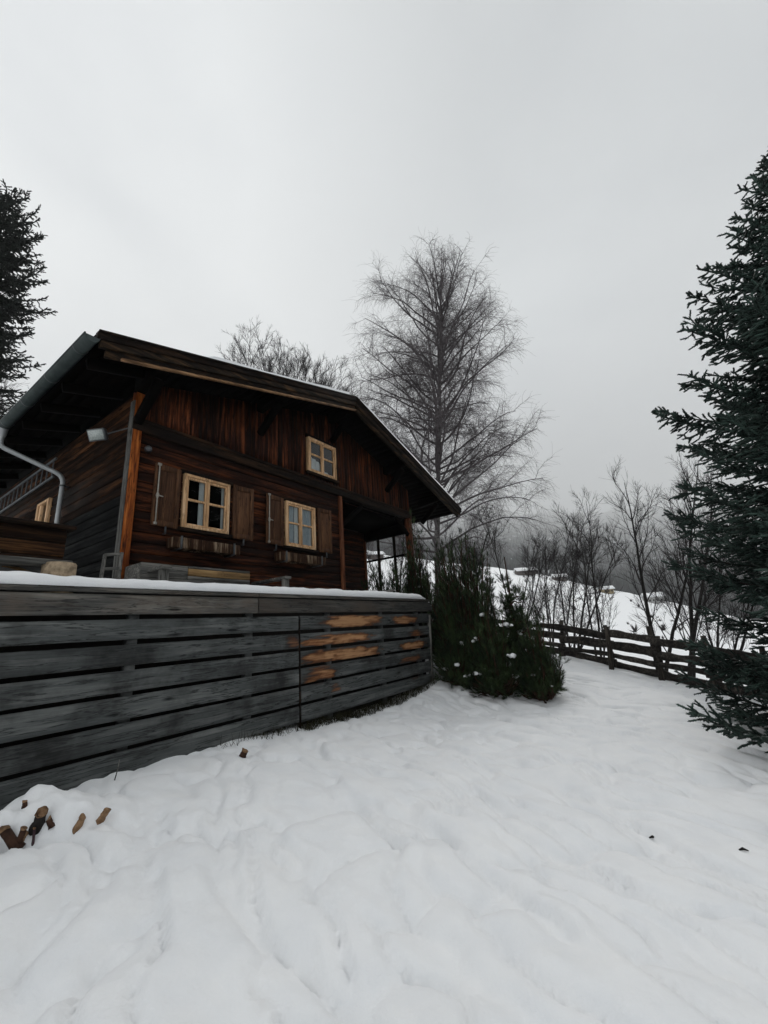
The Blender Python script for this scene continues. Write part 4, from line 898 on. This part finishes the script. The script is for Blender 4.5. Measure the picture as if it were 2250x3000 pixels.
def mugo(name, label, px, pyb, Zd, H, Wd, nbr, blen, up_=.9, base=None, snow=10, cone=False, peak=.3):
    if base is None: q = behind(px, pyb, Zd); base = (q[0], q[1])
    t = thing(name, label, 'shrub', (base[0], base[1], gz(*base) - .02), 0, 'mountain pines at the end of the terrace wall')
    a = rng.uniform(0, 6.28, nbr); u_ = rng.random(nbr) ** .5; tipx = np.cos(a) * u_ * Wd; tipy = np.sin(a) * u_ * Wd
    prof_ = (1 - u_) ** .8 if cone else ((1 - peak) * np.sqrt(np.clip(1 - u_ ** 2.2, 0, 1)) + peak * (1 - u_) ** .9)
    tz_ = H * (.12 + .88 * prof_ * rng.uniform(.22, 1.02, nbr) ** .8); sk = rng.random(nbr) < .3; u_s = np.hypot(tipx, tipy); tz_ = np.where(sk & (u_s > .45 * Wd), H * rng.uniform(.02, .14, nbr), tz_); n = 9; s = np.linspace(0, 1, n)[None]
    rx = s ** .75 if not cone else s
    bz = tz_[:, None] * s ** 1.35
    if cone: z00 = np.clip(tz_ - u_ * Wd * .5, 0, None)[:, None]; bz = z00 + (tz_[:, None] - z00) * s
    P = np.stack([tipx[:, None] * rx, tipy[:, None] * rx, bz], -1); P += np.cumsum(rng.normal(0, .018, P.shape), 1)
    mb = MB(); mb.tubes(P, np.repeat(taper(n, .022, .008), nbr, 0), 5)
    if cone: mb.tubes(np.array([[0, 0, -.1], [0, 0, H * .5], [0, 0, H]]), np.array([.04, .03, .012]), 6, .5)
    mb.build('branches', BARKR, t)
    mb = MB()
    per = 15; idx = np.repeat(np.arange(nbr), per); ss = .35 + .65 * rng.random(nbr * per) ** .8; k = np.minimum((ss * (n - 1)).astype(int), n - 2); f = (ss * (n - 1) - k)[:, None]
    p = P[idx, k] * (1 - f) + P[idx, k + 1] * f; T = P[idx, k + 1] - P[idx, k]; T /= np.linalg.norm(T, axis=1, keepdims=True) + 1e-9
    d = T * .5 + rng.normal(0, .5, p.shape) + np.array([0, 0, up_]); d /= np.linalg.norm(d, axis=1, keepdims=True)
    Ls = rng.uniform(.7, 1.25, len(p)) * blen; p2 = p + d * (rng.uniform(.0, .9, len(p)) * blen)[:, None]
    scatter(mb, BR, p2, d, Ls * 1.05, Ls * .46)
    scatter(mb, BR, P[:, -1], P[:, -1] - P[:, -2], np.full(nbr, blen * .9), np.full(nbr, blen * .58))
    mb.build('crown', PINE, t)
    if snow:
        c = rng.choice(len(p2), snow, replace=False); snow_blobs(t, p2[c] + np.array([0, 0, blen * .35]), .02, .07)
    return t
def og(x, y): p_ = on_ground(x, y); return (p_[0], p_[1])
mugo('mountain_pine', 'tallest dense mountain pine right beside the terrace wall end', 0, 0, 0, 3.75, .85, 210, .15, base=(1.8, 10.45), snow=14)
mugo('mountain_pine', 'mountain pine bush half hidden behind the terrace wall corner', 0, 0, 0, 3.2, .8, 130, .15, base=(1.55, 12.0), snow=10)
mugo('mountain_pine', 'broad low mountain pine in the middle of the bank with snow inside', 0, 0, 0, 2.0, .56, 130, .13, base=og(1460, 2030), snow=20, peak=.55)
mugo('mountain_pine', 'low pine shoots at the foot of the tall bush next to the wall end', 0, 0, 0, 1.1, .4, 70, .13, base=og(1340, 2005), snow=5)
mugo('mountain_pine', 'small pointed pine rising behind the rounded bushes', 0, 0, 0, 2.75, .45, 120, .12, .9, base=og(1532, 2005), snow=16, cone=True)
mugo('mountain_pine', 'rightmost mountain pine bush leaning over the bank edge', 0, 0, 0, 1.95, .42, 110, .12, base=og(1596, 2046), snow=16, peak=.8)
mugo('mountain_pine', 'low green pine spreading behind the driftwood on the terrace end', 1150, 1790, 12.6, 2.3, 1.25, 140, .16, base=tuple((W0 + wx * 8.9 + wy * 1.7)[:2]), snow=8)
mugo('mountain_pine', 'dark upright pine column next to the right porch post', 1245, 1900, 13.2, 4.0, .45, 100, .16, .9, base=tuple((W0 + wx * 9.7 + wy * 1.3)[:2]), snow=5)

# ------------------------------------------------------------------ split rail fence on the right
FP = np.array([(3.2, 15.4), (4.75, 12.7), (5.38, 11.2), (5.83, 10.1), (6.22, 9.1), (6.55, 8.2), (7.3, 6.6), (8.2, 4.6)])
fence = thing('rail_fence', 'old dark split rail fence with tilted posts running down to the right spruce', 'fence', (FP[2][0], FP[2][1], gz(*FP[2])))
fo = np.array([FP[2][0], FP[2][1], gz(*FP[2])])
gzs = np.array([gz(*p_) for p_ in FP]) 
for sgm in range(len(FP) - 1):
    a = np.array([*FP[sgm], gzs[sgm]]) - fo; b = np.array([*FP[sgm + 1], gzs[sgm + 1]]) - fo; dd = (b - a) / np.linalg.norm(b - a); nrm = np.cross(dd, [0, 0, 1.])
    for r_, (h0, hh) in enumerate(((.10, .20), (.32, .13), (.53, .21), (.77, .19))):
        n = 14; s = np.linspace(-.05, 1.05, n); ja, jb = rng.normal(0, .03, 2); sd = int(rng.integers(1, 999)); zz = h0 + ja * (1 - s) + jb * s + .02 * fbm(s * 3, s * 0, sd, 3); hw = hh * (.45 + .12 * fbm(s * 4, s * 0 + 3, sd, 3)) * rng.uniform(.85, 1.1)
        yo = rng.uniform(.02, .06) * (1 if r_ % 2 else -1); P = a + (b - a) * s[:, None] + np.array([0, 0, 1.]) * zz[:, None] + nrm * yo
        prof_ = [(-.025, -1), (.025, -.9), (.032, 0), (.022, .95), (-.022, 1), (-.034, .1)]; k = 6
        V = np.stack([P + nrm * q_ + np.array([0, 0, 1.]) * (w_ * hw)[:, None] for q_, w_ in prof_], 1).reshape(-1, 3)
        F = np.array([[i_ * k + j_, i_ * k + (j_ + 1) % k, (i_ + 1) * k + (j_ + 1) % k, (i_ + 1) * k + j_] for i_ in range(n - 1) for j_ in range(k)])
        mb = MB(); mb.add(V, [F, np.array([list(range(k))[::-1]]), np.array([[(n - 1) * k + j_ for j_ in range(k)]])], rng.random()); mb.build('rail', FENCEW, fence)
for k, (p_, tl, hh) in enumerate(((FP[1], (.14, .05), .98), (FP[2] + (-.12, -.1), (.09, .0), 1.0), (FP[2] + (.12, .25), (.0, .05), 1.08), (FP[3], (.12, .0), .92), (FP[3] + (.1, .2), (.0, .03), 1.1), (FP[4], (.1, 0), .92), (FP[4] + (.16, .1), (.0, .05), 1.02), (FP[5], (.1, 0), .95), (FP[6], (.1, 0), .95), (FP[0], (.1, 0), 1.0))):
    g = np.array([p_[0], p_[1], gz(*p_)]) - fo; s = np.linspace(-.15, 1, 6)[:, None] * hh; P = g + np.concatenate([s * tl[0] / hh, s * tl[1] / hh, s], 1)
    mb = MB(); mb.tubes(P, np.linspace(.062, .05, 6) * rng.uniform(.85, 1.1), 7, rng.uniform(.5, 1), True); mb.build('post', FENCEP, fence)

# ------------------------------------------------------------------ small things in the foreground snow
def stub(name, label, x0, y0, x1, y1, w, mat=BARKR, group='cut stems sticking out of the snow', back=.0):
    a = on_ground(x0, y0); dep = (a - CAM) @ fw; b = CAM + ray(x1, y1) * (dep + back); d = b - a; L = np.linalg.norm(d)
    t = thing(name, label, 'stump', tuple(a), 0, group); d = d * .82; L *= .82; s = np.linspace(-.35, 1, 7)[:, None]; rad = w / FPX * dep / 2 * .85
    P = d[None] * s + np.cumsum(rng.normal(0, rad * .035, (7, 3)), 0)
    mb = MB(); mb.tubes(P, rad * np.array([1.25, 1.1, 1.0, .9, .92, .86, .84]), 10, .5); mb.v[0] += rng.normal(0, rad * .06, mb.v[0].shape); mb.build('stem', mat, t, smooth=True)
    e = P[-1]; dn = d / L; ref = np.cross(dn, [0, 0, 1.]); ref /= np.linalg.norm(ref); r2 = np.cross(dn, ref); aa = np.arange(10) * 2 * np.pi / 10
    tilt = dn * rad * .9
    ring_ = e + (np.cos(aa)[:, None] * ref + np.sin(aa)[:, None] * r2) * rad * .97 + np.sin(aa + rng.uniform(0, 6))[:, None] * tilt * .6 + dn * rad * .35 + rng.normal(0, rad * .08, (10, 3))
    ring0 = e + (np.cos(aa)[:, None] * ref + np.sin(aa)[:, None] * r2) * rad * .95
    kk = np.arange(10); mb = MB(); mb.add(np.concatenate([ring0, ring_]), [np.stack([kk, (kk + 1) % 10, 10 + (kk + 1) % 10, 10 + kk], -1), np.array([[10 + q_ for q_ in kk]])], .6); mb.build('cut_face', CUTW, t)
    return t
stub('cut_stem', 'thick bare stem stub at the photo left edge, lowest of the heap', 45, 2475, 8, 2420, 34)
stub('cut_stem', 'orange stem stub leaning up beside the thick left stub', 55, 2470, 72, 2418, 22)
stub('cut_stem', 'small stub tip near the wall at the top of the snow heap', 72, 2362, 72, 2346, 16)
stub('cut_stem', 'dark stub added for the shade in the hollow of the snow heap', 108, 2420, 122, 2376, 36, BARK)  # dark stub added where the heap only has a shaded cavity
stub('cut_stem', 'short stub at the right mouth of the hollow', 150, 2418, 138, 2398, 20)
stub('cut_stem', 'pale stub under the middle of the snow heap', 228, 2425, 242, 2392, 24, CUTW)
stub('cut_stem', 'split stub at the right end of the snow heap', 296, 2400, 318, 2368, 24, CUTW)
stub('cut_stem', 'little pale stub in front of the hollow', 62, 2462, 74, 2440, 18, CUTW)
stub('cut_stem', 'thin upright purple brown stem in front of the heap', 96, 2476, 101, 2418, 9, PURPLE)
stub('cut_stem', 'lone orange stub in the snow below the wall', 710, 2218, 719, 2196, 24, BARKR)
a = on_ground(334, 2284); dep = (a - CAM) @ fw; b = CAM + ray(350, 2226) * dep
mb = MB(); mb.tubes(np.array([(0, 0, -.03), (b - a) * .5 + (.008, 0, 0), b - a]), np.array([.006, .005, .003]), 5, .5); mb.build('dry_stalk', GREYZ, loc=tuple(a), label='single dry grass stalk leaning against the lowest wall board', cat='stalk')
for (x, y, lab) in ((1913, 2457, 'dark bit of bark on the open snow, the left of two'), (2178, 2493, 'dark bit of bark on the snow at the right photo edge')):
    a = on_ground(x, y); mb = MB(); mb.tubes(np.array([(-.025, .005, .005), (0, 0, .014), (.028, -.012, .004)]), np.array([.004, .009, .003]), 6, .5); mb.build('bark_chip', BARK, loc=tuple(a), label=lab, cat='bark', group='bark bits on the snow')

# grass that shows along the foot of the wall and under the pines
mb = MB(); nG = 4600; t = rng.uniform(2.2, 8.1, nG) ; t = np.where(rng.random(nG) < .7, rng.uniform(3.6, 7.9, nG), t); dpt = rng.uniform(-.14, .12, nG)
gp = W0[None] + wx * t[:, None] + wy * dpt[:, None]; extra = 1500
ex = np.stack([rng.uniform(1.0, 3.0, extra), rng.uniform(9.8, 10.8, extra), np.zeros(extra)], -1); ok = fbm(ex[:, 0] * 1.6, ex[:, 1] * 1.6, 111, 3) > .02
gp = np.concatenate([gp, ex[ok]]); zg = ground(gp[:, 0], gp[:, 1]) - .01; nG = len(gp); Lg = rng.uniform(.05, .18, nG); an = rng.uniform(0, 6.28, nG); ln = rng.uniform(.2, 1.1, nG)
B = np.c_[gp[:, :2], zg]; tipv = np.stack([np.cos(an) * np.sin(ln), np.sin(an) * np.sin(ln), np.cos(ln)], -1) * Lg[:, None]; sd = np.stack([-np.sin(an), np.cos(an), an * 0], -1) * .004
V = np.stack([B - sd, B + sd, B + tipv], 1).reshape(-1, 3); F = np.arange(nG * 3).reshape(-1, 3); mb.add(V, F, rng.random(nG)); mb.build('grass', GRASSM, kind='stuff')

nS = 260; sa_ = rng.uniform(-4, 44, nS); sr_ = rng.uniform(70, 440, nS); k_ = fbm(sa_ * .5, sr_ * .02, 121, 3) > .0; sa_, sr_ = np.radians(sa_[k_]), sr_[k_]; nS = len(sa_)
px_, py_ = sr_ * np.sin(sa_), sr_ * np.cos(sa_); pz_ = ground(px_, py_); mb = MB(); nl = 26
cc = np.repeat(np.stack([px_, py_, pz_], -1), nl, 0); hh_ = np.repeat(rng.uniform(.6, 2.6, nS), nl); dv = rng.normal(0, 1, (nS * nl, 3)) * np.array([.35, .35, .2]) + np.array([0, 0, .6])
tipp = cc + dv * hh_[:, None]; sd2 = rng.normal(0, 1, (nS * nl, 3)) * np.array([.06, .06, 0]) * hh_[:, None]
mb.add(np.stack([cc - sd2, cc + sd2, tipp], 1).reshape(-1, 3), np.arange(nS * nl * 3).reshape(-1, 3), np.repeat(rng.random(nS), nl)); mb.build('far_scrub', TWIG, kind='stuff')
# ------------------------------------------------------------------ far chalets
FW1 = plain('far brown timber', (.04, .03, .025), (.07, .05, .04), 1, .9, .1, 0, .2, 0); FW2 = plain('far ochre plaster', (.26, .20, .10), (.30, .23, .12), 1, .9, .1, 0, .2, 0); FW3 = plain('far pale plaster', (.3, .3, .29), (.34, .34, .33), 1, .9, .1, 0, .2, 0)
for (px, Zd, w, d_, h, mt, lab) in ((1545, 400, 16, 10, 4, FW1, 'far long brown chalet with snowy roof at the crest of the white slope'), (1644, 395, 10, 8, 4, FW1, 'far small brown chalet right of the long one on the slope'), (1775, 380, 8, 7, 4, FW2, 'far ochre house with snowy roof on the slope'), (1905, 360, 11, 9, 5, FW3, 'far pale house behind the alder trunks'), (1100, 300, 12, 9, 4, FW1, 'far brown barn seen through the porch')):
    az = math.atan2(*ray(px, 1720)[:2]); bx2, by2 = Zd * math.sin(az), Zd * math.cos(az); t = thing('far_chalet', lab, 'house', (bx2, by2, gz(bx2, by2) - .5), -az + .3, 'chalets on the far snowy slope')
    mb = MB(); mb.box(-w / 2, w / 2, -d_ / 2, d_ / 2, 0, h, .5); mb.add([(-w / 2, -d_ / 2, h), (-w / 2, d_ / 2, h), (-w / 2, 0, h + d_ * .25), (w / 2, -d_ / 2, h), (w / 2, d_ / 2, h), (w / 2, 0, h + d_ * .25)], [np.array([[0, 2, 1], [3, 4, 5]])], .5); mb.build('wall', mt, t)
    mb = MB()
    for s_ in (-1, 1): mb.hexa([(-w / 2 - 1, s_ * (d_ / 2 + 1.2), h - .55), (w / 2 + 1, s_ * (d_ / 2 + 1.2), h - .55), (w / 2 + 1, 0, h + d_ * .25 + .05), (-w / 2 - 1, 0, h + d_ * .25 + .05), (-w / 2 - 1, s_ * (d_ / 2 + 1.2), h), (w / 2 + 1, s_ * (d_ / 2 + 1.2), h), (w / 2 + 1, 0, h + d_ * .25 + .6), (-w / 2 - 1, 0, h + d_ * .25 + .6)], .5)
    mb.build('roof', SNOWF, t)
    for q_ in np.arange(-w / 2 + 1.5, w / 2 - 1, 2.4):
        mb = MB(); mb.box(q_, q_ + 1, -d_ / 2 - .05, -d_ / 2 + .05, 1.6, 2.9, .5); mb.build('window', ROOM, t)

# ------------------------------------------------------------------ haze
HAZE_D = .00019
zt = float(np.max(HZ)) + 60
me = bpy.data.meshes.new('haze'); RB = 12500.; zb = -260.
zb = float(min(np.min(HZ), np.min(Z))) - 1
me.from_pydata([(x, y, z) for z in (zb, zt) for x, y in ((-RB, -400), (RB, -400), (RB, RB), (-RB, RB))], [], [tuple(f) for f in MB.BF.tolist()])
hz_ = bpy.data.objects.new('haze', me); COL.objects.link(hz_); tag(hz_, kind='stuff')
hmat = bpy.data.materials.new('valley haze'); hmat.use_nodes = True; nt = hmat.node_tree; nt.nodes.clear(); o = nt.nodes.new('ShaderNodeOutputMaterial'); pv = nt.nodes.new('ShaderNodeVolumePrincipled')
pv.inputs['Color'].default_value = (.985, .99, .995, 1); pv.inputs['Density'].default_value = HAZE_D; pv.inputs['Anisotropy'].default_value = .0
nt.links.new(pv.outputs[0], o.inputs['Volume']); me.materials.append(hmat)

# ------------------------------------------------------------------ sky and sun (overcast)
SUN_EL, SUN_AZ = R(38), R(25)
w = bpy.data.worlds.new('World'); scene.world = w; w.use_nodes = True; nt = w.node_tree; nt.nodes.clear()
o = nt.nodes.new('ShaderNodeOutputWorld'); bg = nt.nodes.new('ShaderNodeBackground'); nt.links.new(bg.outputs[0], o.inputs[0])
sky = nt.nodes.new('ShaderNodeTexSky'); sky.sky_type = 'NISHITA'; sky.sun_disc = False; sky.sun_elevation = SUN_EL; sky.sun_rotation = SUN_AZ; sky.air_density = 1; sky.dust_density = 4
bw = nt.nodes.new('ShaderNodeRGBToBW'); nt.links.new(sky.outputs[0], bw.inputs[0])
tc = nt.nodes.new('ShaderNodeTexCoord'); mp = nt.nodes.new('ShaderNodeMapping'); mp.inputs['Scale'].default_value = (1.0, 1.0, 2.2); nt.links.new(tc.outputs['Generated'], mp.inputs[0])
nz = noise4(nt, mp.outputs[0], 1.5, 5, .5, None, .4)
cl = ramp(nt, nz, [(.34, (.76, .79, .82)), (.50, (.95, .975, .985)), (.66, (1.06, 1.08, 1.08))])
flat = math_(nt, 'ADD', math_(nt, 'MULTIPLY', bw.outputs[0], .05), 6.3)
cm = nt.nodes.new('ShaderNodeCombineColor')
for i_ in range(3): nt.links.new(flat, cm.inputs[i_])
sx_ = nt.nodes.new('ShaderNodeSeparateXYZ'); nt.links.new(tc.outputs['Generated'], sx_.inputs[0])
bank = math_(nt, 'ADD', math_(nt, 'ADD', sx_.outputs[0], math_(nt, 'MULTIPLY', math_(nt, 'SUBTRACT', nz, .5), .7)), math_(nt, 'MULTIPLY', sx_.outputs[2], .25))
cl = mix(nt, 1.0, cl, ramp(nt, bank, [(.0, (1, 1, 1)), (.40, (.55, .565, .575))]), 'MULTIPLY')     # darker cloud bank on the right
zen = math_(nt, 'SUBTRACT', 1.04, math_(nt, 'MULTIPLY', sx_.outputs[2], .20)); cz = nt.nodes.new('ShaderNodeCombineColor')
for i_ in range(3): nt.links.new(zen, cz.inputs[i_])
cl = mix(nt, 1.0, cl, cz.outputs[0], 'MULTIPLY')
nt.links.new(mix(nt, 1.0, cl, cm.outputs[0], 'MULTIPLY'), bg.inputs[0]); bg.inputs[1].default_value = .103
sd_ = bpy.data.lights.new('sun', 'SUN'); sd_.energy = 1.5; sd_.angle = R(14); sd_.color = (1, .97, .93); so = bpy.data.objects.new('sun', sd_); COL.objects.link(so)
# light travels from azimuth SUN_AZ (clockwise from +Y)
so.rotation_euler = (R(90) - SUN_EL, 0, math.pi - SUN_AZ)
scene.view_settings.view_transform = 'Standard'; scene.view_settings.look = 'None'; scene.view_settings.gamma = 1; scene.view_settings.exposure = .69
cy = scene.cycles; cy.max_bounces = 10; cy.diffuse_bounces = 4; cy.transparent_max_bounces = 12; cy.volume_bounces = 4; cy.use_denoising = True; cy.use_adaptive_sampling = True; cy.adaptive_threshold = .006
try: cy.denoiser = 'OPENIMAGEDENOISE'; cy.denoising_input_passes = 'RGB_ALBEDO_NORMAL'; cy.denoising_prefilter = 'ACCURATE'
except Exception: pass
